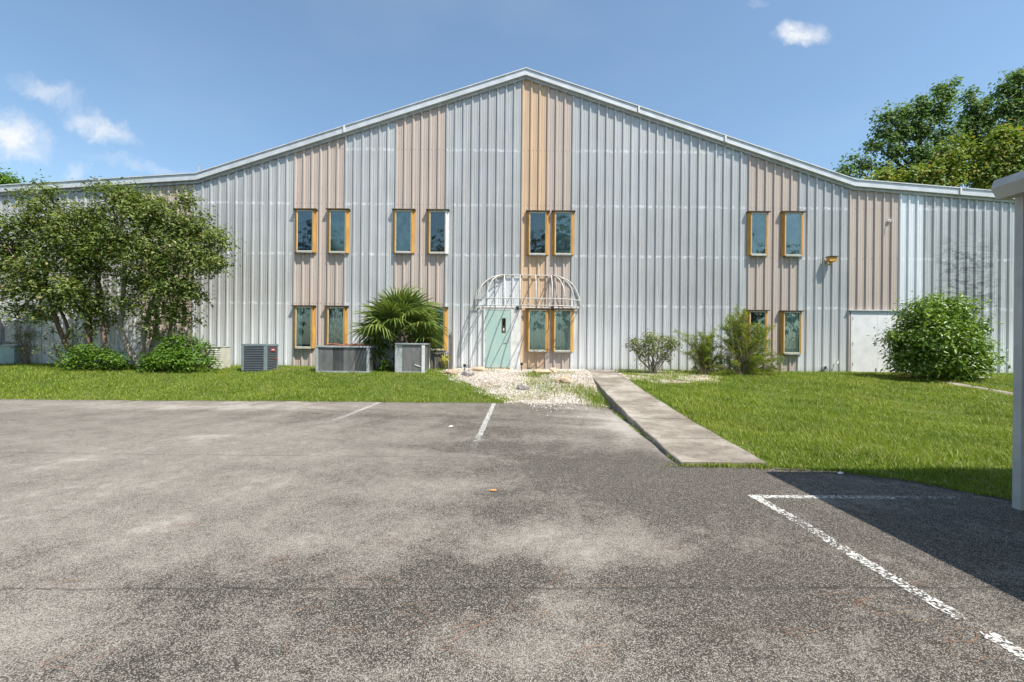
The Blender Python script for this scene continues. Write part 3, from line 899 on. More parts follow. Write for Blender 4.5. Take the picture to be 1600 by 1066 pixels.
# awning frame over the entrance: bare tubes
ax0, ax1, zt, zb, R_ = -1.46, 2.3, 3.90, 2.74, 1.06
aw = thing('awning_frame', 'bare white domed tube frame of an awning over the teal door', 'awning frame', ((ax0 + ax1) / 2, D, zb))
hw = (ax1 - ax0) / 2; H = zt - zb; tr_ = .019
inner = hw - R_
def apt(x0_, ang, ph):     # quarter sphere or cylinder rib: ph 0 at the rim, pi/2 at the top; ang heading of the rib
    c = math.cos(ph)
    return (x0_ + math.sin(ang) * R_ * c, -.045 - math.cos(ang) * (R_ - .045) * c, H * math.sin(ph) * .98 + .0)
rims = []
for kz, nm in ((0.0, 'lower_rim'), (.235, 'upper_rim')):
    pts = [(-hw, -.045, kz)]
    for i in range(1, 9):
        a = -math.pi / 2 + i * math.pi / 16
        pts.append((-inner + math.sin(a) * R_, -.045 - math.cos(a) * (R_ - .045), kz))
    for i in range(9):
        a = i * math.pi / 16
        pts.append((inner + math.sin(a) * R_, -.045 - math.cos(a) * (R_ - .045), kz))
    MB().tube(pts, tr_ * .8, 7).build(nm, 'awning_tube', aw, smooth=True)
MB().tube([(-hw, -.06, 0), (hw, -.06, 0)], tr_, 7).build('wall_bar', 'awning_tube', aw)
MB().tube([(-inner, -.06, H), (inner, -.06, H)], tr_, 7).build('top_bar', 'awning_tube', aw)
ribs_ = [(-inner, a) for a in (-90, -62, -34, 0)] + [(-inner / 3, 0), (inner / 3, 0)] + [(inner, a) for a in (0, 24, 46, 68, 90)]
for (xr, adeg) in ribs_:
    a = math.radians(adeg)
    pts = [apt(xr, a, 0)] + [(lambda q: (q[0], q[1], q[2]))(apt(xr, a, i * math.pi / 20)) for i in range(1, 11)]
    # rib drops straight between the two rims, then curves to the top bar
    pts = [(pts[0][0], pts[0][1], .0)] + [(x, y, .2 + z * (H - .2) / (H * .98)) for x, y, z in pts[1:]]
    MB().tube(pts, tr_, 7).build('rib', 'awning_tube', aw, smooth=True)
for xk in (-inner - .75, -inner - .3, -inner * .33, inner * .4, inner + .3, inner + .75):
    MB().tube([(xk, -.05, 0), (xk, -.045 - (R_ - .045) * math.sqrt(max(0, 1 - (max(0, abs(xk) - inner) / R_) ** 2)), 0)], tr_ * .8, 6).build('brace', 'awning_tube', aw)
for xk in np.linspace(-inner + .1, inner - .1, 7):
    MB().tube([(xk, -1.02, 0), (xk, -1.02, .235)], tr_ * .7, 6).build('picket', 'awning_tube', aw)
for xk in (-.35, .9):
    MB().box(xk - .05, xk + .05, -.1, -.034, -.08, .05).build('wall_clamp', 'black_plastic', aw)

# ------------------------------------------------------------------ carport at the right
cp = thing('carport', 'white carport roof edge and post at the right edge, casting the dark shadow', 'carport', (4.2, 4.0, 0))
yf, yn = .03, -12.0
GP = [(0.0, 2.695), (-.055, 2.79), (-.028, 2.862), (.10, 2.875), (.10, 2.695)]
mb = MB()
n = len(GP)
gp = [(x, z) for x, z in GP]
mb.prism_y(gp, yn, yf)
mb.build('gutter', 'carport_white', cp)
for yj in (-.42, -3.4, -6.4, -9.4):
    MB().prism_y([(x * 1.06 - .004, z + (.004 if z > 2.8 else -.004)) for x, z in gp], yj - .012, yj + .012).build('gutter_joint', 'meter_grey', cp)
MB().box(.101, 6.3, yn, yf - .01, 2.74, 2.90).build('roof', 'carport_white', cp)
for (py_, ) in ((.02,), (-4.0,), (-8.0,), (-11.7,)):
    post = MB().box(.16, .50, py_ - .055, py_ + .012, -.02, 2.74)
    post.build('post', 'carport_white', cp)
    MB().box(5.8, 6.14, py_ - .055, py_ + .012, -.05, 2.74).build('post', 'carport_white', cp)

# ------------------------------------------------------------------ condensing units
def gnd(x, y): return float(gz(np.array([x]), np.array([y]))[0])
def louvres(mb, x0, x1, y, z0, z1, n, d=.02, face='front'):
    for k in range(n):
        z = z0 + (z1 - z0) * (k + .5) / n
        h = (z1 - z0) / n * .32
        if face == 'front': mb.add([(x0, y, z + h), (x1, y, z + h), (x1, y - d, z - h), (x0, y - d, z - h), (x0, y + .004, z + h), (x1, y + .004, z + h), (x1, y - d + .004, z - h), (x0, y - d + .004, z - h)], [(3, 2, 1, 0), (4, 5, 6, 7), (0, 1, 5, 4), (2, 3, 7, 6)])
        else: mb.add([(y, x0, z + h), (y, x1, z + h), (y + d, x1, z - h), (y + d, x0, z - h), (y - .004, x0, z + h), (y - .004, x1, z + h), (y + d - .004, x1, z - h), (y + d - .004, x0, z - h)], [(0, 1, 2, 3), (7, 6, 5, 4), (0, 4, 5, 1), (2, 6, 7, 3)])
    return mb
# dark cube unit
u = at(377, 580, 14.4); v = at(415.5, 580, 14.4)
w_ = v.x - u.x; zg = .46
ac = thing('condenser_unit', 'dark grey cube air conditioner with louvred sides standing on the lawn', 'air conditioner', (u.x, 14.4, zg), 0, 'air conditioners along the wall')
MB().box(.03, w_ - .03, .03, .71, .02, .83).build('core', 'ac_black', ac)
MB().box(0, w_, 0, .74, -.06, .06).build('base_pan', 'ac_dark', ac)
MB().box(-.006, w_ + .006, -.006, .746, .835, .89).build('top', 'ac_corner', ac)
for (cx_, cy_) in ((0, 0), (w_ - .075, 0), (0, .665), (w_ - .075, .665)):
    MB().box(cx_, cx_ + .075, cy_, cy_ + .075, .061, .834).build('corner_post', 'ac_corner', ac)
for k in range(14):
    louvres(MB(), .076, w_ - .076, .012, .07 + k * .054, .07 + (k + 1) * .054, 1, .016).build('louvre', 'ac_dark', ac)
for k in range(14):
    louvres(MB(), .076, .664, w_ - .012, .07 + k * .054, .07 + (k + 1) * .054, 1, .016, 'side').build('louvre', 'ac_dark', ac)
MB().box(w_ + .008, w_ + .014, .26, .52, .66, .76).build('badge', 'red_label', ac)
MB().box(w_ + .0145, w_ + .017, .31, .47, .695, .725).build('badge_lettering', 'label_white', ac)
MB().box(w_ + .008, w_ + .012, .50, .60, .40, .45).build('small_badge', 'red_label', ac)
bmf = MB()
for k in range(4): bmf.add([(w_ / 2 + math.cos(q) * r, .37 + math.sin(q) * r, .893) for q, r in ((k * 1.571, .04), (k * 1.571 + .5, .28), (k * 1.571 + .9, .28), (k * 1.571 + .6, .04))], [(0, 1, 2, 3)])
bmf.build('fan_blade', 'ac_black', ac)
# wide old unit
u = at(493, 581, 14.4); v = at(576, 581, 14.4)
w_ = v.x - u.x
ac = thing('condenser_unit', 'long low grey air conditioner with bare dark coil and rust on top', 'air conditioner', (u.x, 14.4, .47), 0, 'air conditioners along the wall')
dp, h = .93, .80
fr = MB()
for (cx_, cy_) in ((0, 0), (w_ - .07, 0), (0, dp - .07), (w_ - .07, dp - .07)): fr.box(cx_, cx_ + .07, cy_, cy_ + .07, .0, h)
fr.build('frame', 'ac_grey', ac)
MB().box(.071, w_ - .071, .001, .05, -.02, .06).box(.0, w_, .07, dp - .07, -.02, .058).build('base_rail', 'ac_grey', ac)
MB().box(-.01, w_ + .01, -.01, dp + .01, h + .001, h + .05).build('top_frame', 'ac_grey', ac)
for k, mm in enumerate(('coil_fin_dusty', 'coil_fin', 'coil_fin_dusty', 'coil_fin')):
    a, b = .071 + (w_ - .142) * (0, .30, .52, .76)[k], .071 + (w_ - .142) * (.30, .52, .76, 1.0)[k]
    MB().box(a + .001, b - .001, .028, .06, .061, h - .001).build('coil_panel', mm, ac)
MB().box(w_ - .06, w_ - .03, .071, dp - .071, .061, h - .001).build('side_coil', 'coil_fin_dusty', ac)
MB().box(.02, .05, .071, dp - .071, .061, h - .001).build('side_coil', 'coil_fin', ac)
for cxx in (.5, 1.2):
    pts = [(cxx + math.cos(q) * .30, dp / 2 + math.sin(q) * .30, h + .075 + .02 * math.sin(q * 3)) for q in np.linspace(0, 2 * math.pi, 17)]
    MB().tube(pts, .035, 6).box(cxx - .3, cxx + .3, dp / 2 - .02, dp / 2 + .02, h + .052, h + .075).build('fan_guard', 'rust', ac)
# tall unit in front of the palm
u = at(617, 579, 14.5); v = at(663, 579, 14.5)
w_ = v.x - u.x; dp, h = .98, .90
ac = thing('condenser_unit', 'square weathered air conditioner with dusty coil and white corner in front of the palm', 'air conditioner', (u.x, 14.5, .48), 0, 'air conditioners along the wall')
fr = MB()
for (cx_, cy_) in ((0, 0), (0, dp - .06)): fr.box(cx_, cx_ + .06, cy_, cy_ + .06, 0, h)
fr.build('frame', 'ac_grey', ac)
MB().box(w_ - .09, w_, 0, .06, 0, h).build('corner_post', 'white_metal', ac)
MB().box(w_ - .06, w_, dp - .06, dp, 0, h).build('corner_post', 'white_metal', ac)
MB().box(-.01, w_ + .02, -.012, dp + .01, h + .001, h + .045).build('top_frame', 'ac_grey', ac)
MB().box(.061, w_ - .091, .001, .05, -.02, .05).box(0, w_, .061, dp - .061, -.02, .05).build('base_rail', 'ac_grey', ac)
MB().box(.061, .22, .03, .06, .051, h - .001).build('coil_panel', 'ac_grey', ac)
MB().box(.222, w_ - .092, .026, .06, .051, h - .001).build('coil_panel', 'coil_fin_dusty', ac)
MB().box(w_ - .05, w_ - .02, .061, dp - .061, .051, h - .001).build('side_coil', 'coil_fin_dusty', ac)
MB().tube([(.62, .02, .26), (.80, .015, .20)], .012).build('loose_wire', 'white_metal', ac)
# small beige unit beside the tree
u = at(322, 580, 14.9); v = at(345, 580, 14.9)
w_ = v.x - u.x
ac = thing('condenser_unit', 'small cream louvred air conditioner half hidden by the green shrub', 'air conditioner', (u.x, 14.9, .49), 0, 'air conditioners along the wall')
MB().box(0, w_, .02, .50, 0, .74).build('body', 'ac_beige', ac)
for k in range(11): louvres(MB(), .02, w_ - .02, .019, .05 + k * .058, .05 + (k + 1) * .058, 1, .018).build('louvre', 'ac_beige', ac)
MB().box(-.012, w_ + .012, .0, .52, .742, .775).build('top', 'ac_beige', ac)
MB().box(-.06, -.002, .0, .12, .36, .70).build('rust_cover', 'rust', ac)
# pads
u = at(434, 578, 15.0); v = at(493, 578, 15.0)
MB().box(u.x - .3, v.x + .2, 14.85, 15.1, .40, .535).build('concrete_pad', 'foundation_concrete')
tag(bpy.data.objects['concrete_pad'], 'low pale concrete kerb between the dark cube and the long air conditioner', 'kerb')

# grey plank box, post and dying plant left of the door
u = at(673, 575, 15.6); v = at(697, 575, 15.6)
w_ = v.x - u.x
bx = thing('plank_box', 'weathered grey plank box beside the square air conditioner', 'plank box', (u.x, 15.6, .5))
for k in range(5): MB().box(k * w_ / 5 + .012, (k + 1) * w_ / 5 - .012, 0, .03, .0, .56).build('plank', 'old_wood', bx)
MB().box(-.04, w_ + .04, -.04, .5, .565, .61).build('top_board', 'old_wood', bx)
MB().box(.0, w_, .031, .45, .0, .5).build('inner_box', 'ac_black', bx)
u = at(704, 570, 16.0)
MB().prism_z([(-.07, -.06), (.07, -.06), (.075, .05), (.0, .07), (-.07, .05)], -.1, 1.22).add([(-.06, -.05, 1.22), (.06, -.05, 1.22), (.05, .05, 1.22), (-.05, .05, 1.22), (.03, 0, 1.36)], [(0, 1, 4), (1, 2, 4), (2, 3, 4), (3, 0, 4)]).build('wooden_post', 'old_wood', None, (u.x, 16.0, .5))
tag(bpy.data.objects['wooden_post'], 'weathered grey stump post with jagged top left of the teal door', 'post')

# path lights (black stakes) and rocks
for (px, py, lab) in ((726, 583, 'short black stake light at the left end of the gravel'), (815, 580, 'short black stake light in the gravel in front of the windows')):
    p = ground(px, py)
    st = thing('stake_light', lab, 'stake light', p, 0, 'black stakes in the gravel')
    MB().tube([(0, 0, -.05), (0, 0, .22)], .015, 6).build('stake', 'black_plastic', st)
    MB().tube([(0, 0, .20), (0, 0, .28), (0, 0, .285)], [.05, .045, .01], 8).build('cap', 'black_plastic', st)
def rock(px, py, rx, ry_r, h, mat, lab):
    p = ground(px, py)
    r_ = np.random.default_rng(int(px * 7 + py))
    V, Fc = [], []
    nu, nv_ = 12, 7
    for j in range(nv_ + 1):
        th = math.pi * j / nv_
        for i in range(nu):
            ph = 2 * math.pi * i / nu
            k = 1 + .17 * math.sin(3 * ph + px) * math.sin(2 * th + 1) + r_.uniform(-.10, .10)
            V.append((rx * k * math.sin(th) * math.cos(ph), ry_r * k * math.sin(th) * math.sin(ph), h * .5 * k * math.cos(th) + h * .22))
    for j in range(nv_):
        for i in range(nu): Fc.append((j * nu + i, (j + 1) * nu + i, (j + 1) * nu + (i + 1) % nu, j * nu + (i + 1) % nu))
    o = MB().add(V, Fc).build('rock', mat, None, p)
    tag(o, lab, 'rock', 'rocks in the gravel bed')
rock(706, 585, .22, .16, .20, 'rock', 'pale orange rock at the left tip of the gravel on the grass edge')
rock(731, 587, .20, .15, .22, 'grey_rock', 'grey rock beside the left black stake in the gravel')
rock(748, 580, .26, .18, .20, 'rock', 'tan rock just below the teal door')
rock(846, 584, .33, .20, .20, 'rock', 'long tan rock in the gravel under the windows')
rock(864, 583, .16, .14, .24, 'rock', 'upright pale rock at the right end of the long tan rock')
rock(881, 598, .24, .18, .26, 'rock', 'pale buff rock in the weedy middle of the gravel')
rock(816, 609, .17, .13, .22, 'grey_rock', 'dark grey rock in the middle of the gravel nearest the parking lot')

# ------------------------------------------------------------------ loose gravel
def zarr(x, y): return gz(x, y)
n = 26000
s_ = RNG.random(n); t_ = RNG.random(n)
px_, py_ = gxf(s_, t_ * .93), gyf(s_, t_ * .93)
n2_ = 3200
a = RNG.random(n2_) * 6.283; r = np.sqrt(RNG.random(n2_)) * 1.65
px_ = np.concatenate([px_, np.maximum(4.75 + r * np.cos(a), sw_r(14.7) + .1)]); py_ = np.concatenate([py_, 14.75 + r * np.sin(a)])
n3_ = 500      # strays rolled on to the lot
px_ = np.concatenate([px_, RNG.uniform(.3, 2.1, n3_)]); py_ = np.concatenate([py_, 10.9 - RNG.exponential(.35, n3_)])
keep = (np.sin(px_ * 2.1 + 1) * np.sin(py_ * 2.6) + RNG.normal(size=len(px_)) * .55 > -.15) & (py_ < 16.5)
px_, py_ = px_[keep], py_[keep]
n = len(px_)
r = RNG.uniform(.007, .023, n)[:, None]
C = np.stack([px_, py_, np.where(py_ < 10.75, .004, gz(px_, py_)) + .012], 1)
dirs = np.array([[1, 0, 0], [-.5, .87, 0], [-.5, -.87, 0], [0, 0, .75], [0, 0, -.5]])
rot = RNG.random(n) * 6.28
cs, sn = np.cos(rot), np.sin(rot)
Vv = np.empty((n, 5, 3))
for k in range(5):
    d0 = dirs[k] * RNG.uniform(.7, 1.4, (n, 1))
    Vv[:, k, 0] = C[:, 0] + r[:, 0] * (d0[:, 0] * cs - d0[:, 1] * sn)
    Vv[:, k, 1] = C[:, 1] + r[:, 0] * (d0[:, 0] * sn + d0[:, 1] * cs)
    Vv[:, k, 2] = C[:, 2] + r[:, 0] * d0[:, 2]
k = np.arange(n)[:, None] * 5
Fc = np.concatenate([k + np.array([q]) for q in ([0, 1, 3], [1, 2, 3], [2, 0, 3], [1, 0, 4], [2, 1, 4], [0, 2, 4])])
o = link('gravel', np_mesh('gravel', Vv.reshape(-1, 3), Fc, {'rnd': np.repeat(RNG.random(n), 5)}), 'pebble_white')
tag(o, 'loose white gravel scattered in front of the door and beside the walk', 'gravel', None, 'stuff')

# ------------------------------------------------------------------ grass
def blades(x, y, hgt, wd):
    n = len(x)
    z = gz(x, y) + .004
    a = RNG.random(n) * 6.283
    lean = RNG.uniform(.15, .95, n) * hgt
    la = a + 1.57 + RNG.normal(size=n) * .6
    ux, uy = np.cos(a) * wd / 2, np.sin(a) * wd / 2
    lx_, ly_ = np.cos(la) * lean, np.sin(la) * lean
    V = np.empty((n, 5, 3))
    V[:, 0] = np.stack([x - ux, y - uy, z], 1)
    V[:, 1] = np.stack([x + ux, y + uy, z], 1)
    V[:, 2] = np.stack([x + ux * .8 + lx_ * .3, y + uy * .8 + ly_ * .3, z + hgt * .6], 1)
    V[:, 3] = np.stack([x - ux * .8 + lx_ * .3, y - uy * .8 + ly_ * .3, z + hgt * .6], 1)
    V[:, 4] = np.stack([x + lx_, y + ly_, z + hgt * (1 - .2 * RNG.random(n))], 1)
    return V
def in_left(x, y): return (x < xb(y) + .06 * RNG.normal(size=len(x))) & (y > edge_l(x) - .04 + .03 * RNG.normal(size=len(x))) & (y < 16.52)
def in_right(x, y): return (x > sw_r(y) + .03 + .05 * np.abs(RNG.normal(size=len(x)))) & (y > edge_r(x) - .02 + .025 * RNG.normal(size=len(x))) & (y < 16.52)
def patch(x, y): return .5 + .25 * np.sin(x * .8 + y * .5) + .25 * np.sin(x * 1.9 - y * 1.3 + 1) + .2 * np.sin(x * 4.1 + y * 3.7)
parts = []
# left lawn
n = 165000
x, y = RNG.uniform(-20.5, .3, n), RNG.uniform(10.6, 16.5, n)
k = in_left(x, y) & (np.abs(x) < y * 1.17 + 1.5)
x, y = x[k], y[k]
parts.append(blades(x, y, RNG.uniform(.035, .085, len(x)) * (.75 + .5 * patch(x, y)), RNG.uniform(.006, .012, len(x))))
# right lawn, thicker and longer towards the camera
for (y0, y1, dens) in ((4.0, 6.5, 4200), (6.5, 9, 2700), (9, 12.5, 1700), (12.5, 16.5, 1150)):
    w0, w1 = 2.8, min(y1 * 1.17 + 1.5, 18.5)
    n = int((y1 - y0) * (w1 - w0) * dens)
    x, y = RNG.uniform(w0, w1, n), RNG.uniform(y0, y1, n)
    e2 = ((x - 4.75) / 1.75) ** 2 + ((y - 14.75) / 1.75) ** 2
    k = in_right(x, y) & (x < y * 1.17 + 1.2) & ((e2 > 1) | (RNG.random(n) < .10 + 1.0 * sst(.45, .8, patch(x * 1.9, y * 1.9)) + .6 * sst(.5, 1., e2))) & ~((x > 12.1) & (x < 13.2) & (np.abs(x - np.interp(y, [8.2, 9.6, 11.2, 12.4, 13.7], [13.5, 12.9, 12.55, 12.65, 12.85])) < .27) & (y < 13.8))
    x, y = x[k], y[k]
    ed = sst(0, .5, y - edge_r(x))
    parts.append(blades(x, y, RNG.uniform(.045, .105, len(x)) * (.5 + .95 * patch(x, y)) * (.55 + .45 * ed), RNG.uniform(.005, .010, len(x)) * (1 if y0 < 9 else 1.3)))
# tufts in the gravel, along the walk and at its foot
for (cx, cy, sx, sy, n, h) in [(2.0, 11.25, .18, .5, 1300, .16), (1.75, 12.1, .25, .6, 700, .14), (.75, 12.9, .35, .5, 900, .12), (.6, 14.3, .25, .3, 500, .16), (1.1, 12.2, .35, .3, 350, .12),
                               (-.3, 12.4, .5, .4, 300, .09), (.1, 11.5, .6, .2, 350, .08), (-1.2, 15.5, .5, .3, 250, .1), (1.2, 15.0, .5, .5, 260, .1), (2.06, 6.4, .02, .3, 60, .05), (2.0, 7.4, .02, .3, 110, .06), (2.05, 9.0, .02, .35, 120, .07),
                               (2.4, 5.33, .28, .03, 420, .06), (2.85, 5.3, .08, .05, 180, .07), (1.97, 5.6, .03, .12, 120, .06), (3.0, 6.4, .03, .5, 300, .08), (3.1, 8.5, .03, .9, 420, .08), (2.08, 8.2, .015, .8, 120, .05), (4.4, 14.0, .7, .4, 900, .13), (5.4, 15.2, .6, .5, 700, .15)]:
    x, y = RNG.normal(cx, sx, n), RNG.normal(cy, sy, n)
    k = ((x < sw_l(y) - .01) | (x > sw_r(y) + .02) | (y < 5.36)) & (y < 16.5)
    x, y = x[k], y[k]
    V = blades(x, y, RNG.uniform(.4, 1.0, len(x)) * h, RNG.uniform(.006, .012, len(x)))
    low = (y < 10.7) & (x < 2.6) | (y < 5.36)
    V[low, :, 2] -= (gz(x[low], y[low]))[:, None]
    parts.append(V)
for (xa_, xb_, ya_, yb_, cnt, fn) in ((-19, 0, 10.75, 16.3, 260, in_left), (3, 17, 5.2, 16.2, 420, in_right)):
    tx, ty = RNG.uniform(xa_, xb_, cnt), RNG.uniform(ya_, yb_, cnt)
    kk = fn(tx, ty)
    tx, ty = tx[kk], ty[kk]
    m_ = 26
    x = np.repeat(tx, m_) + RNG.normal(size=len(tx) * m_) * .05
    y = np.repeat(ty, m_) + RNG.normal(size=len(tx) * m_) * .05
    hh_ = np.repeat(RNG.uniform(.08, .2, len(tx)), m_) * RNG.uniform(.5, 1, len(x))
    parts.append(blades(x, y, hh_, RNG.uniform(.006, .013, len(x))))
ex = RNG.uniform(-18, -.2, 2600)
ey = edge_l(ex) - np.abs(RNG.normal(size=2600)) * .06
V = blades(ex, ey, RNG.uniform(.02, .06, 2600), RNG.uniform(.006, .012, 2600)); parts.append(V)
ex = RNG.uniform(3.0, 4.6, 900)
ey = edge_r(ex) - np.abs(RNG.normal(size=900)) * .03
V = blades(ex, ey, RNG.uniform(.02, .06, 900), RNG.uniform(.004, .009, 900)); parts.append(V)
V = np.concatenate(parts)
n = len(V)
k = np.arange(n)[:, None] * 5
# one object; quads as two triangles
Fc = np.concatenate([k + np.array([q]) for q in ([0, 1, 2], [0, 2, 3], [3, 2, 4])])
o = link('grass', np_mesh('grass', V.reshape(-1, 3), Fc, {'rnd': np.repeat(RNG.random(n), 5)}), 'grass_blade')
tag(o, 'bright green mown grass on both sides of the gravel', 'grass', None, 'stuff')

# ------------------------------------------------------------------ left multi-stem trees
def px_lobes(lst, y, ys=.9):
    out = []
    for (px, py, rx, ry, dy_, w) in lst:
        p = at(px, py, y + dy_)
        s = F / (y + dy_)
        out.append((p.x, p.y, p.z, rx / s, max(rx, ry) / s * ys * .8, ry / s, w))
    return out
def shrub_tree(name, label, cat, base, stems, lobes, mat, bark, nclump, nleaf, sig, size, group=None, twigs=6, crown='crown', shell=.5, flat=.8):
    t = thing(name, label, cat, base, 0, group)
    b = Vector(base)
    loc = [(l[0] - b.x, l[1] - b.y, l[2] - b.z) + tuple(l[3:]) for l in lobes]
    P, N, Cs = crown_points(loc, nclump, nleaf, sig, shell, flat)
    for (pts, r0, r1) in stems:
        mb = MB()
        q = [Vector(p) - b for p in pts]
        # smooth the polyline
        for _ in range(2):
            r = [q[0]]
            for a, c in zip(q[:-1], q[1:]): r += [a.lerp(c, .25), a.lerp(c, .75)]
            q = r + [q[-1]]
        m_ = len(q)
        mb.tube(q, [r0 + (r1 - r0) * i / (m_ - 1) for i in range(m_)], 8)
        mb.build('trunk', bark, t, smooth=True)
    tips = [Vector(s[0][-1]) - b for s in stems]
    mb = MB()
    for l, c in zip(loc, Cs):
        cen = Vector(l[:3])
        tp = min(tips, key=lambda v: (v - cen).length)
        pts = limb(mb, tp, cen, .04, .018, .10, 6, 5)
        idx = RNG.choice(len(c), min(twigs, len(c)), replace=False)
        for i in idx: limb(mb, pts[random.choice((3, 4, 5, 6))], Vector(c[i]), .014, .004, .12, 4, 4)
    mb.build('branches', bark, t, smooth=True)
    leaves(crown, P, N, size, mat, t)
    return t
def P_(px, py, y): return at(px, py, y)
yA = 14.6
stemsA = [([(P_(222, 577, yA)), P_(200, 545, yA), P_(186, 512, yA), P_(192, 490, yA), P_(193, 440, yA + .1), P_(197, 400, yA)], .11, .05),
          ([(P_(226, 577, yA)), P_(222, 540, yA - .1), P_(228, 505, yA), P_(240, 470, yA + .1), P_(255, 420, yA)], .09, .04),
          ([(P_(230, 577, yA)), P_(238, 540, yA + .2), P_(246, 505, yA + .2), P_(243, 480, yA + .2), P_(235, 400, yA + .1)], .07, .035),
          ([(P_(234, 577, yA + .3)), P_(262, 545, yA + .5), P_(268, 500, yA + .5), P_(285, 450, yA + .3), P_(305, 400, yA)], .07, .03)]
lobA = px_lobes([(190, 322, 46, 30, 0, 1.1), (232, 330, 40, 34, -.2, 1.2), (270, 350, 42, 36, 0, 1.2), (308, 362, 34, 28, .1, .8), (326, 398, 32, 30, 0, .8), (285, 402, 42, 34, -.3, 1.1),
                 (230, 385, 46, 36, -.4, 1.2), (180, 378, 42, 34, -.2, 1.1), (215, 435, 40, 28, -.2, .8), (265, 448, 40, 26, -.3, .9), (300, 455, 26, 26, 0, .4), (345, 412, 20, 12, 0, .25), (150, 335, 28, 24, .1, .5),
                 (205, 300, 26, 16, 0, .35), (160, 395, 30, 30, 0, .7), (145, 365, 30, 24, .2, .6), (175, 300, 18, 10, 0, .2), (335, 375, 22, 14, 0, .3), (205, 470, 26, 18, -.2, .3), (268, 478, 26, 18, -.1, .4), (230, 520, 16, 18, 0, .16), (290, 500, 22, 16, .2, .22), (240, 490, 24, 22, -.2, .3), (290, 315, 20, 14, 0, .25)], yA)
shrub_tree('multi_stem_tree', 'leafy multi-stem tree nearest the dark cube air conditioner, pale crooked trunks', 'tree', ground(226, 580), stemsA, lobA, 'leaf_myrtle', 'bark_grey', 540, 46, .18, .128, 'trees at the left wall', 9)
yB = 14.9
stemsB = [([(P_(118, 575, yB)), P_(112, 555, yB), P_(92, 515, yB), P_(84, 485, yB), P_(70, 450, yB)], .09, .04),
          ([(P_(122, 575, yB)), P_(124, 548, yB), P_(95, 535, yB), P_(108, 522, yB), P_(104, 505, yB), P_(92, 480, yB), P_(100, 440, yB)], .07, .035),
          ([(P_(138, 575, yB)), P_(140, 530, yB), P_(138, 500, yB), P_(130, 470, yB), P_(120, 420, yB)], .10, .045),
          ([(P_(181, 578, yB - .4)), P_(166, 555, yB - .3), P_(162, 520, yB - .2), P_(158, 490, yB), P_(150, 430, yB)], .09, .04)]
lobB = px_lobes([(62, 322, 36, 24, 0, .7), (40, 360, 42, 34, 0, 1.1), (95, 358, 40, 32, -.2, 1.1), (130, 345, 30, 26, .1, .7), (10, 395, 42, 36, 0, 1.1), (60, 408, 44, 32, -.3, 1.1), (115, 398, 42, 32, -.2, 1.1),
                 (150, 420, 34, 30, 0, .7), (15, 445, 40, 28, -.2, .8), (75, 450, 44, 22, -.2, .6), (125, 455, 40, 26, -.3, .7), (30, 485, 32, 16, 0, .4), (160, 470, 26, 22, 0, .35), (-40, 410, 40, 40, 0, 1.0), (70, 300, 18, 12, 0, .2), (95, 475, 34, 14, -.1, .4), (60, 492, 24, 9, 0, .22), (165, 500, 20, 16, 0, .22), (140, 510, 16, 14, 0, .16),
                 (130, 485, 26, 14, 0, .25), (-40, 350, 34, 30, 0, .6), (-80, 390, 40, 36, 0, .8)], yB)
shrub_tree('multi_stem_tree', 'leafy multi-stem tree at the left edge of the photo, reddish crooked trunks', 'tree', ground(128, 578), stemsB, lobB, 'leaf_myrtle', 'bark_red', 520, 44, .18, .128, 'trees at the left wall', 9)

# low shrubs at the feet of those trees
def bush(name, label, px, py, y, lobes, mat, nclump, nleaf, sig, size, cat='shrub', bark='bark_dark', group=None, nst=6, shell=.62, flat=.8, z0=None):
    p = at(px, py, y); z = gnd(p.x, y) if z0 is None else z0
    base = Vector((p.x, y, z))
    t = thing(name, label, cat, base, 0, group)
    lw = px_lobes(lobes, y)
    loc = [(l[0] - base.x, l[1] - base.y, l[2] - base.z) + tuple(l[3:]) for l in lw]
    P, N, Cs = crown_points(loc, nclump, nleaf, sig, shell, flat, .09)
    k = P[:, 2] > .01
    P, N = P[k], N[k]
    mb = MB()
    for k in range(nst):
        l = loc[k % len(loc)]
        a = Vector((random.uniform(-.12, .12), random.uniform(-.1, .1), -.03))
        c = Cs[k % len(loc)]
        limb(mb, a, Vector(c[k % len(c)]), .028, .007, .12, 5, 5)
    mb.build('stems', bark, t, smooth=True)
    leaves('foliage', P, N, size, mat, t)
    return t
bush('low_shrub', 'dark leafy shrub under the red-trunked tree at the left', 140, 578, 14.4, [(120, 563, 30, 17, 0, 1), (160, 560, 28, 17, 0, 1), (185, 566, 16, 12, 0, .5), (135, 548, 18, 9, 0, .4)], 'leaf_bright', 130, 26, .11, .10, group='shrubs under the left trees')
bush('low_shrub', 'bright yellow-green shrub at the foot of the pale trunks beside the cream air conditioner', 272, 579, 14.3, [(258, 560, 30, 20, 0, 1), (292, 562, 28, 17, 0, 1), (272, 535, 20, 16, .2, .6), (305, 545, 18, 16, .2, .5), (328, 566, 12, 8, 0, .15), (240, 570, 20, 10, 0, .5)], 'leaf_bright', 190, 26, .11, .11, group='shrubs under the left trees')
bush('low_shrub', 'small tuft of weeds in the shade between the long air conditioner and the palm', 604, 578, 14.9, [(603, 572, 11, 8, 0, 1)], 'leaf_bright', 26, 22, .07, .07, group='shrubs under the left trees')
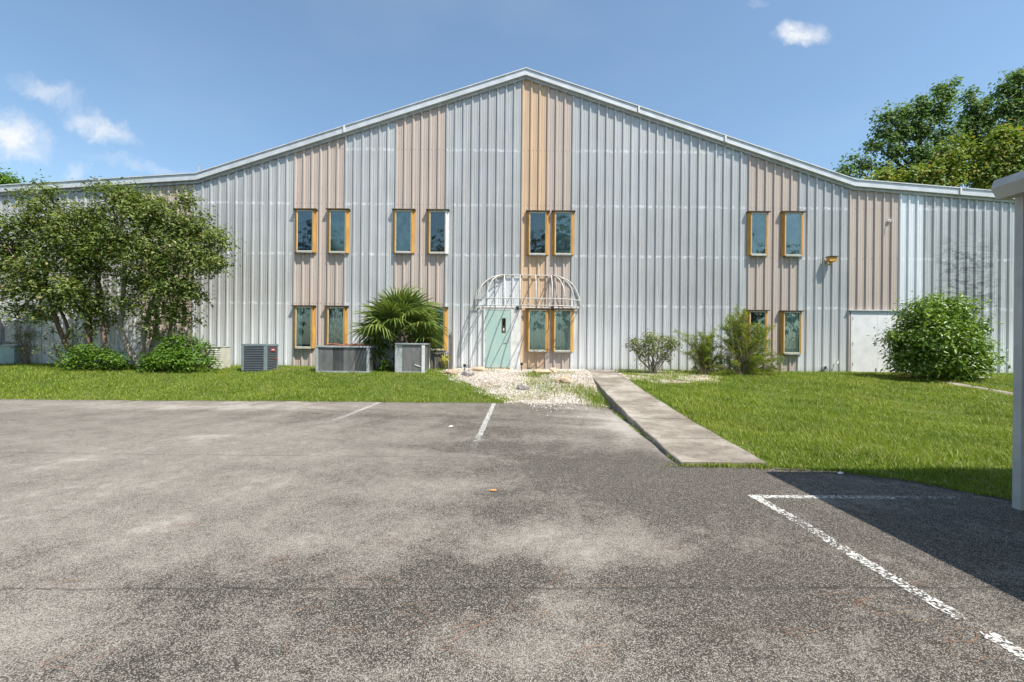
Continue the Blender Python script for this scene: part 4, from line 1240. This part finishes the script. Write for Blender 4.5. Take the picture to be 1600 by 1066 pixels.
# sprouts up the red trunks
bush('sprout_shrub', 'dark wiry sprouts round the red forked trunk by the left door', 105, 575, 14.85, [(95, 520, 26, 18, 0, .6), (100, 550, 30, 14, 0, .7), (75, 548, 26, 6, 0, .4), (118, 525, 14, 18, 0, .4)], 'leaf_myrtle', 46, 16, .11, .08, group='shrubs under the left trees', nst=8)
bush('climbing_plant', 'dry climbing plant on the conduits at the far left wall', 42, 560, 16.2, [(42, 515, 12, 22, 0, 1), (38, 540, 12, 14, 0, .7), (30, 525, 10, 12, 0, .4)], 'leaf_drab', 36, 18, .08, .07, 'climbing plant', 'dry_twig')

# ------------------------------------------------------------------ right round bush
bush('round_bush', 'big round glossy green bush in front of the white double doors', 1467, 588, 14.4,
     [(1467, 530, 62, 56, 0, 3.2), (1428, 540, 34, 42, 0, 1), (1506, 545, 34, 40, 0, 1), (1455, 492, 40, 28, 0, .9), (1485, 487, 36, 24, 0, .8), (1440, 570, 46, 18, -.2, .8), (1500, 570, 44, 18, -.2, .8), (1468, 530, 40, 40, -.7, 1.2), (1405, 525, 18, 12, 0, .25), (1530, 565, 16, 16, 0, .3)],
     'leaf_bush', 620, 30, .15, .135, 'bush', group=None, nst=9, shell=.75)
p = ground(1452, 590)
mb = MB(); n = 22
mb.v.append((0, 0, .05))
for i in range(n):
    q = 2 * math.pi * i / n
    rr_ = 1 + .15 * math.sin(3 * q)
    mb.v.append((1.1 * rr_ * math.cos(q), .5 * rr_ * math.sin(q), .0))
mb.f = [(0, i + 1, (i + 1) % n + 1) for i in range(n)]
mb.build('mulch_patch', 'mulch', None, (p.x, p.y - .1, p.z + .03))
tag(bpy.data.objects['mulch_patch'], 'reddish mulch patch at the foot of the round bush', 'mulch')
p1, p2, p3 = ground(1432, 590), ground(1450, 589), ground(1500, 594)
MB().tube([(0, 0, .02), (.25, 0, .06), (.35, -.02, .22), (.55, -.03, .26), (.72, -.02, .2), (.85, -.05, .04), (1.4, -.2, .02), (1.9, -.25, .03)], .022, 7).build('garden_hose', 'pipe_grey', None, (p1.x, p1.y - .25, p1.z + .02), smooth=True)
tag(bpy.data.objects['garden_hose'], 'grey hose looping over the mulch below the round bush', 'hose')

# ------------------------------------------------------------------ drooping shrub and feathery shrubs beside the walk
bush('drooping_shrub', 'small drooping shrub with dry stems right of the walk', 1022, 577, 15.3, [(998, 540, 17, 12, 0, 1), (1015, 530, 16, 12, 0, .9), (1038, 536, 18, 14, 0, 1), (1052, 536, 10, 10, 0, .5), (1005, 555, 10, 14, 0, .4), (1040, 556, 10, 14, 0, .4), (1020, 548, 18, 14, 0, .6)], 'leaf_drab', 150, 20, .085, .085, bark='bark_grey', nst=16)
def feather(name, label, px, y, stems, group):
    p = at(px, 580, y)
    base = Vector((p.x, y, gnd(p.x, y)))
    t = thing(name, label, 'shrub', base, 0, group)
    mb = MB(); PP, NN, TT = [], [], []
    for (ex, ey, spread, cnt, dens) in stems:
        e = at(ex, ey, y) - base
        for k in range(cnt):
            tip = e + Vector((random.gauss(0, spread * 1.6), random.gauss(0, spread * 1.6), random.gauss(0, spread * 1.2)))
            a = Vector((random.gauss(0, .10), random.gauss(0, .10), -.03))
            tip.z = max(tip.z, .1)
            mid = a.lerp(tip, .5) + Vector((0, 0, .42 * tip.z + .1))
            pts = []
            for i in range(9):
                s = i / 8
                pts.append(a * (1 - s) ** 2 + mid * 2 * s * (1 - s) + tip * s * s)
            mb.tube(pts, [.009 * (1 - .8 * i / 8) + .0015 for i in range(9)], 4)
            for i in range(3, 9):
                for _ in range(dens):
                    b_ = pts[i - 1].lerp(pts[i], random.random())
                    dirv = (pts[i] - pts[i - 1]).normalized() * .7 + Vector((random.gauss(0, 1), random.gauss(0, 1), random.gauss(0, .7) - .1)) * .8
                    dirv.normalize()
                    L = random.uniform(.06, .2)
                    for j in range(5):
                        PP.append(b_ + dirv * L * j / 5)
                        TT.append(dirv + Vector((random.gauss(0, .6), random.gauss(0, .6), random.gauss(0, .6))))
                        NN.append((random.gauss(0, 1), random.gauss(0, 1), random.gauss(.6, 1)))
    mb.build('stems', 'dry_twig', t)
    leaves('foliage', np.array(PP), np.array(NN), .075, 'leaf_feather', t, .17, T0=np.array(TT))
feather('feathery_shrub', 'tall feathery green shrub partly hiding the lower right window', 1158, 14.9,
        [(1148, 490, .13, 14, 6), (1165, 510, .16, 14, 6), (1185, 525, .17, 12, 6), (1200, 545, .16, 9, 6), (1140, 530, .15, 10, 6), (1170, 550, .2, 12, 6), (1180, 575, .2, 10, 6), (1215, 560, .1, 5, 5), (1140, 505, .12, 8, 6), (1190, 590, .16, 8, 5), (1125, 560, .16, 8, 5), (1195, 510, .12, 6, 5), (1218, 578, .1, 8, 6), (1205, 592, .1, 8, 6), (1120, 578, .12, 8, 5), (1175, 590, .12, 8, 6)], 'feathery shrubs')
feather('feathery_shrub', 'lower feathery shrub between the drooping shrub and the tall feathery one', 1102, 15.2,
        [(1072, 520, .09, 3, 6), (1080, 530, .1, 5, 6), (1100, 562, .2, 10, 6), (1090, 545, .14, 10, 6), (1112, 528, .10, 10, 6), (1118, 550, .14, 9, 6), (1085, 560, .12, 7, 6)], 'feathery shrubs')
# bare twigs
p = at(1110, 575, 15.6)
mb = MB()
for k in range(14):
    e = at(random.gauss(1112, 26), random.uniform(455, 520), 15.6) - Vector((p.x, 15.6, .5))
    pts = limb(mb, (random.gauss(0, .05), random.gauss(0, .05), -.05), e, .007, .002, .08, 6, 4)
    for j in range(4):
        q = pts[random.choice((3, 4, 5, 6))]
        limb(mb, q, q + Vector((random.gauss(0, .22), random.gauss(0, .1), random.uniform(-.02, .22))), .003, .0012, .1, 3, 3)
o = mb.build('bare_twigs', 'dry_twig', None, (p.x, 15.6, .5))
tag(o, 'thin bare brown twigs standing between the feathery shrubs', 'twigs')
# prunings heaped at the drooping shrub
p = ground(1000, 583)
mb = MB()
for k in range(22):
    a = Vector((random.gauss(0, .35), random.gauss(0, .15), .03))
    q = random.uniform(0, 6.28)
    L = random.uniform(.3, .7)
    limb(mb, a, a + Vector((math.cos(q) * L, math.sin(q) * L * .6, random.uniform(0, .12))), .013, .005, .1, 4, 5)
o = mb.build('pruned_branches', 'bark_grey', None, p)
tag(o, 'small heap of grey cut branches at the far end of the walk', 'branches')

# ------------------------------------------------------------------ fan palm
pal_y = 15.65
p = at(626, 578, pal_y)
palm = thing('fan_palm', 'bushy fan palm with split leaves behind the square air conditioner', 'palm', (p.x, pal_y, .5))
crown_c = at(626, 516, pal_y) - Vector((p.x, pal_y, .5))
mb = MB()
hz_ = crown_c.z
mb.tube([(0, 0, -.05), (.02, 0, hz_ * .4), (.01, .02, hz_ * .8), (crown_c.x, 0, hz_)], [.2, .18, .17, .1], 10)
for k in range(26):
    q = k * 2.4; z = .05 + hz_ * k / 27
    c = Vector((math.cos(q) * .17, math.sin(q) * .17, z))
    mb.tube([c, c + Vector((math.cos(q) * .1, math.sin(q) * .1, .16))], [.045, .02], 5)
mb.build('trunk', 'palm_trunk', palm)
def frond_mesh(seed, pet, L, droop):
    r_ = random.Random(seed)
    V, Fc, A = [], [], []
    def quad_strip(pts, wds, side, shade):
        k = len(V)
        for p_, w_ in zip(pts, wds):
            V.append(tuple(p_ + side * w_)); V.append(tuple(p_ - side * w_)); A.extend([shade, shade])
        for i in range(len(pts) - 1): Fc.append((k + 2 * i, k + 2 * i + 1, k + 2 * i + 3, k + 2 * i + 2))
    # petiole along +X, slightly arched
    pp_ = [Vector((pet * s, 0, .10 * pet * math.sin(s * 2.2))) for s in (0, .33, .66, 1)]
    quad_strip(pp_, [.022, .016, .013, .012], Vector((0, 1, 0)), .6)
    quad_strip(pp_, [.016, .012, .010, .010], Vector((0, 0, 1)), .6)
    end = pp_[-1]
    n = 30
    for i in range(n):
        th = math.radians(-128 + 256 * i / (n - 1)) + r_.gauss(0, .02)
        Li = L * (1 - .28 * abs(th / 2.24) ** 2) * r_.uniform(.88, 1.06)
        d = Vector((math.cos(th), math.sin(th), .18 * math.cos(th * 1.2)))
        d.normalize()
        sd = d.cross(Vector((0, 0, 1))).normalized()
        sd = (sd + Vector((0, 0, .45 * (1 if i % 2 else -1)))).normalized()
        pts = []
        for j in range(5):
            s = j / 4
            pts.append(end + d * Li * s + Vector((0, 0, -droop * Li * max(0, s - .35) ** 2 * r_.uniform(.8, 1.5))))
        sh = r_.random() * .85
        quad_strip(pts, [.008, .027, .028, .017, .002], sd, sh)
    return np_mesh('frond', np.array(V), np.array(Fc), {'rnd': A})
FM = [frond_mesh(s, pt, L, dr_) for s, pt, L, dr_ in ((1, .62, .78, .7), (2, .7, .72, 1.0), (3, .55, .74, .5), (4, .75, .70, 1.3), (5, .5, .66, .9))]
nf = 36
for k in range(nf):
    q = k * 2.39996 + .4
    el_ = math.radians(80 - 82 * (k / nf) ** .9 + random.uniform(-8, 8))
    o = link('frond', FM[k % 5], 'leaf_palm', palm)
    o.location = crown_c + Vector((math.cos(q) * .07, math.sin(q) * .07, -.25 * k / nf))
    o.rotation_euler = Euler((random.uniform(-.35, .35), -el_, q), 'XYZ')
    s = random.uniform(1.08, 1.32)
    o.scale = (s, s, s)
for (qd, ed_, sc_, dz_) in ((182, 2, 1.25, -.2), (195, -14, 1.2, -.3), (168, 18, 1.3, -.1), (352, -8, 1.25, -.3), (10, 8, 1.25, -.2), (200, -30, 1.05, -.4), (340, -28, 1.0, -.4)):
    o = link('frond', FM[(qd // 7) % 5], 'leaf_palm', palm)
    o.location = crown_c + Vector((0, -.05, dz_))
    o.rotation_euler = Euler((.35 if qd < 270 and qd > 90 else -.35, -math.radians(ed_), math.radians(qd)), 'XYZ')
    o.scale = (sc_, sc_, sc_)
# small yellowed plant beside the plank box
p = at(696, 572, 15.4)
yp = thing('yellow_plant', 'drooping yellow-green strap leaf plant below the stump post', 'plant', (p.x, 15.4, gnd(p.x, 15.4)))
for k in range(16):
    q = random.uniform(0, 6.28); r = random.uniform(.12, .3); h = random.uniform(.35, .62)
    V, Fc = [], []
    sd = Vector((-math.sin(q), math.cos(q), 0))
    for i in range(6):
        s = i / 5
        c = Vector((math.cos(q) * r * s, math.sin(q) * r * s, h * math.sin(min(s * 2.1, 2.6)) * (1 if s < .8 else .9)))
        w_ = .025 * (1 - abs(s - .4))
        V += [tuple(c + sd * w_), tuple(c - sd * w_)]
    Fc = [(2 * i, 2 * i + 1, 2 * i + 3, 2 * i + 2) for i in range(5)]
    link('leaf', np_mesh('leaf', np.array(V), np.array(Fc), {'rnd': [random.random()] * 12}), 'leaf_dying', yp)

# ------------------------------------------------------------------ trees behind the building
def far_tree(name, label, px, y, lobes, mat, nclump, nleaf, sig, size, h_trunk, group):
    p = at(px, 300, y)
    base = Vector((p.x, y, -.25))
    t = thing(name, label, 'tree', base, 0, group)
    lw = px_lobes(lobes, y, .85)
    loc = [(l[0] - base.x, l[1] - base.y, l[2] - base.z) + tuple(l[3:]) for l in lw]
    P, N, Cs = crown_points(loc, nclump, nleaf, sig, .45, .9, .3)
    mb = MB()
    top = Vector(loc[0][:3])
    pts = limb(mb, (0, 0, -.2), (top.x * .5, top.y * .5, top.z), .38, .10, .02, 8, 8)
    mb.build('trunk', 'bark_dark', t, smooth=True)
    mb = MB()
    for l, c in zip(loc, Cs):
        zt_ = l[2] - l[5] - 1.5
        a = min(pts, key=lambda q: abs(q.z - zt_))
        ps = limb(mb, a, l[:3], .13, .05, .06, 5, 5)
        for i in range(min(8, len(c))): limb(mb, ps[random.choice((3, 4, 5))], Vector(c[i]), .04, .012, .08, 3, 4)
    mb.build('branches', 'bark_dark', t, smooth=True)
    leaves('crown', P, N, size, mat, t, .7)
    return t
GR = 'trees behind the building'
far_tree('sweetgum_tree', 'dark green tall tree behind the right wing, leftmost and fullest crown', 1440, 38,
         [(1440, 168, 22, 13, 0, .6), (1478, 146, 16, 14, 0, .45), (1468, 175, 20, 14, 0, .5), (1412, 178, 15, 10, 0, .3), (1385, 186, 15, 9, 0, .25), (1400, 208, 24, 14, 0, .5), (1435, 205, 22, 16, 0, .6), (1375, 205, 13, 7, 0, .15),
          (1470, 215, 18, 20, 0, .5), (1365, 228, 16, 7, 0, .2), (1400, 238, 22, 14, 0, .5), (1440, 245, 26, 18, 0, .7), (1480, 250, 20, 20, 0, .5), (1352, 258, 13, 8, 0, .2), (1323, 266, 12, 8, 0, .2), (1335, 252, 7, 8, 0, .1), (1380, 265, 22, 12, 0, .4), (1415, 272, 26, 14, 0, .5), (1315, 276, 8, 5, 0, .1)],
         'leaf_sweetgum', 235, 50, .33, .26, 8, GR)
far_tree('sweetgum_tree', 'dark green tall tree behind the right wing, narrow pointed crown in the middle', 1528, 40,
         [(1515, 152, 8, 12, 0, .25), (1518, 175, 14, 14, 0, .5), (1542, 162, 10, 9, 0, .25), (1510, 198, 16, 14, 0, .5), (1545, 190, 15, 16, 0, .5), (1525, 222, 26, 16, 0, .8), (1550, 240, 18, 16, 0, .5), (1505, 230, 14, 14, 0, .4), (1530, 262, 30, 18, 0, .8)],
         'leaf_sweetgum', 135, 50, .33, .26, 8, GR)
far_tree('sweetgum_tree', 'dark green tall tree behind the right wing at the photo edge', 1600, 37,
         [(1583, 122, 7, 10, 0, .2), (1600, 122, 10, 12, 0, .3), (1570, 140, 10, 8, 0, .25), (1597, 150, 16, 12, 0, .5), (1575, 170, 14, 10, 0, .4), (1562, 168, 8, 6, 0, .12), (1603, 178, 20, 14, 0, .6), (1580, 200, 20, 14, 0, .6), (1610, 215, 26, 20, 0, .8), (1635, 160, 26, 26, 0, .8), (1650, 220, 40, 36, 0, 1.2)],
         'leaf_sweetgum', 175, 50, .33, .26, 8, GR)
GR2 = 'yellow-green trees behind the building'
far_tree('yellow_tree', 'yellow-green tree just above the right wing roof, left of the carport', 1480, 34.5,
         [(1480, 250, 20, 12, 0, .6), (1455, 268, 22, 11, 0, .6), (1512, 238, 16, 14, 0, .5), (1500, 215, 9, 8, 0, .15), (1425, 276, 18, 9, 0, .4), (1378, 278, 13, 8, 0, .3), (1495, 272, 22, 14, 0, .7), (1530, 275, 18, 14, 0, .5), (1458, 288, 30, 9, 0, .6), (1352, 284, 9, 5, 0, .12), (1405, 288, 20, 7, 0, .3), (1470, 235, 9, 7, 0, .12)],
         'leaf_yellow', 150, 46, .30, .24, 6, GR2)
far_tree('yellow_tree', 'golden yellow-green tree above the carport corner', 1572, 34,
         [(1566, 212, 15, 8, 0, .4), (1590, 222, 15, 10, 0, .4), (1555, 235, 14, 9, 0, .4), (1580, 245, 20, 11, 0, .6), (1548, 262, 16, 11, 0, .5), (1600, 258, 22, 13, 0, .6), (1575, 272, 22, 10, 0, .5), (1548, 285, 18, 9, 0, .4), (1630, 240, 22, 22, 0, .6)],
         'leaf_yellow', 190, 46, .30, .24, 6, GR2)
far_tree('green_tree', 'small green treetop showing over the left wing roof at the photo edge', 8, 36,
         [(8, 288, 14, 10, 0, 1), (22, 294, 10, 7, 0, .5), (-15, 285, 18, 16, 0, 1)], 'leaf_bright', 90, 30, .32, .26, 5, 'trees behind the left wing')

# woods across the road behind the viewer, seen only in the window panes
lob = []
for k in range(26):
    x = -62 + k * 5 + random.uniform(-2, 2)
    h = random.uniform(13, 20)
    lob += [(x, -40 + random.uniform(-5, 5), h * .62, 4.2, 4, h * .40, 1), (x + random.uniform(-1, 1), -40, h * .86, 2.6, 2.6, h * .16, .5)]
P, N, Cs = crown_points(lob, 900, 16, 1.0, .5)
o = leaves('distant_woods', P, N, 1.1, 'leaf_wood', None, .8)
tag(o, 'far line of trees mirrored in the upper window panes', 'woods', None, 'stuff')

# ------------------------------------------------------------------ litter on the asphalt
mb = MB()
needle_px = [(1030, 555 + 300, 3), (700, 1005, 8), (820, 960, 6), (760, 985, 5), (430, 880, 5), (560, 905, 6), (620, 850, 4), (1150, 745, 4), (1330, 945, 9), (1350, 960, 6), (1480, 1010, 7), (1500, 1000, 4), (1180, 770, 3),
             (930, 1035, 5), (40, 915, 4), (250, 830, 3), (900, 905, 4), (1100, 700, 3), (1330, 800, 4), (480, 985, 4), (640, 960, 4), (1240, 990, 4), (1430, 920, 4), (980, 765, 3), (1560, 1050, 5), (100, 1055, 4)]
for (px, py, c) in needle_px:
    x, y = lot_pt(px, py)
    q0 = random.uniform(-.4, .9)
    for _ in range(c):
        a = Vector((x + random.gauss(0, .10), y + random.gauss(0, .05), .012))
        q = q0 + random.gauss(0, .5)
        L = random.uniform(.08, .22)
        bend = random.uniform(-.6, .6)
        pts = []
        for i in range(5):
            s = i / 4
            pts.append(a + Vector((math.cos(q + bend * s) * L * s, math.sin(q + bend * s) * L * s, .002 * math.sin(s * 3))))
        mb.tube(pts, .0010, 3, False)
o = mb.build('pine_needles', 'needle_orange')
tag(o, 'thin orange pine needles strewn over the dark asphalt', 'pine needles', None, 'stuff')
x, y = lot_pt(767, 768)
MB().add([(0, 0, .010), (.02, .02, .016), (.06, .01, .014), (.03, -.02, .012), (-.02, .008, .015), (.012, .03, .012)], [(0, 3, 2), (0, 2, 1), (0, 1, 5), (0, 5, 4)]).build('fallen_leaf', 'leaf_orange', None, (x, y, 0))
tag(bpy.data.objects['fallen_leaf'], 'single dry orange leaf lying on the asphalt below the stall line', 'leaf')
for (px, py, lab) in ((700, 668, 'small white scrap on the asphalt left of the middle stall line'), (1310, 742, 'small white scrap in the carport shadow at the grass edge')):
    x, y = lot_pt(px, py)
    o = MB().add([(0, 0, .008), (.07, .01, .012), (.08, .05, .02), (.02, .06, .010), (.04, .03, .03)], [(0, 1, 4), (1, 2, 4), (2, 3, 4), (3, 0, 4)]).build('paper_scrap', 'label_white', None, (x, y, 0))
    tag(o, lab, 'scrap')
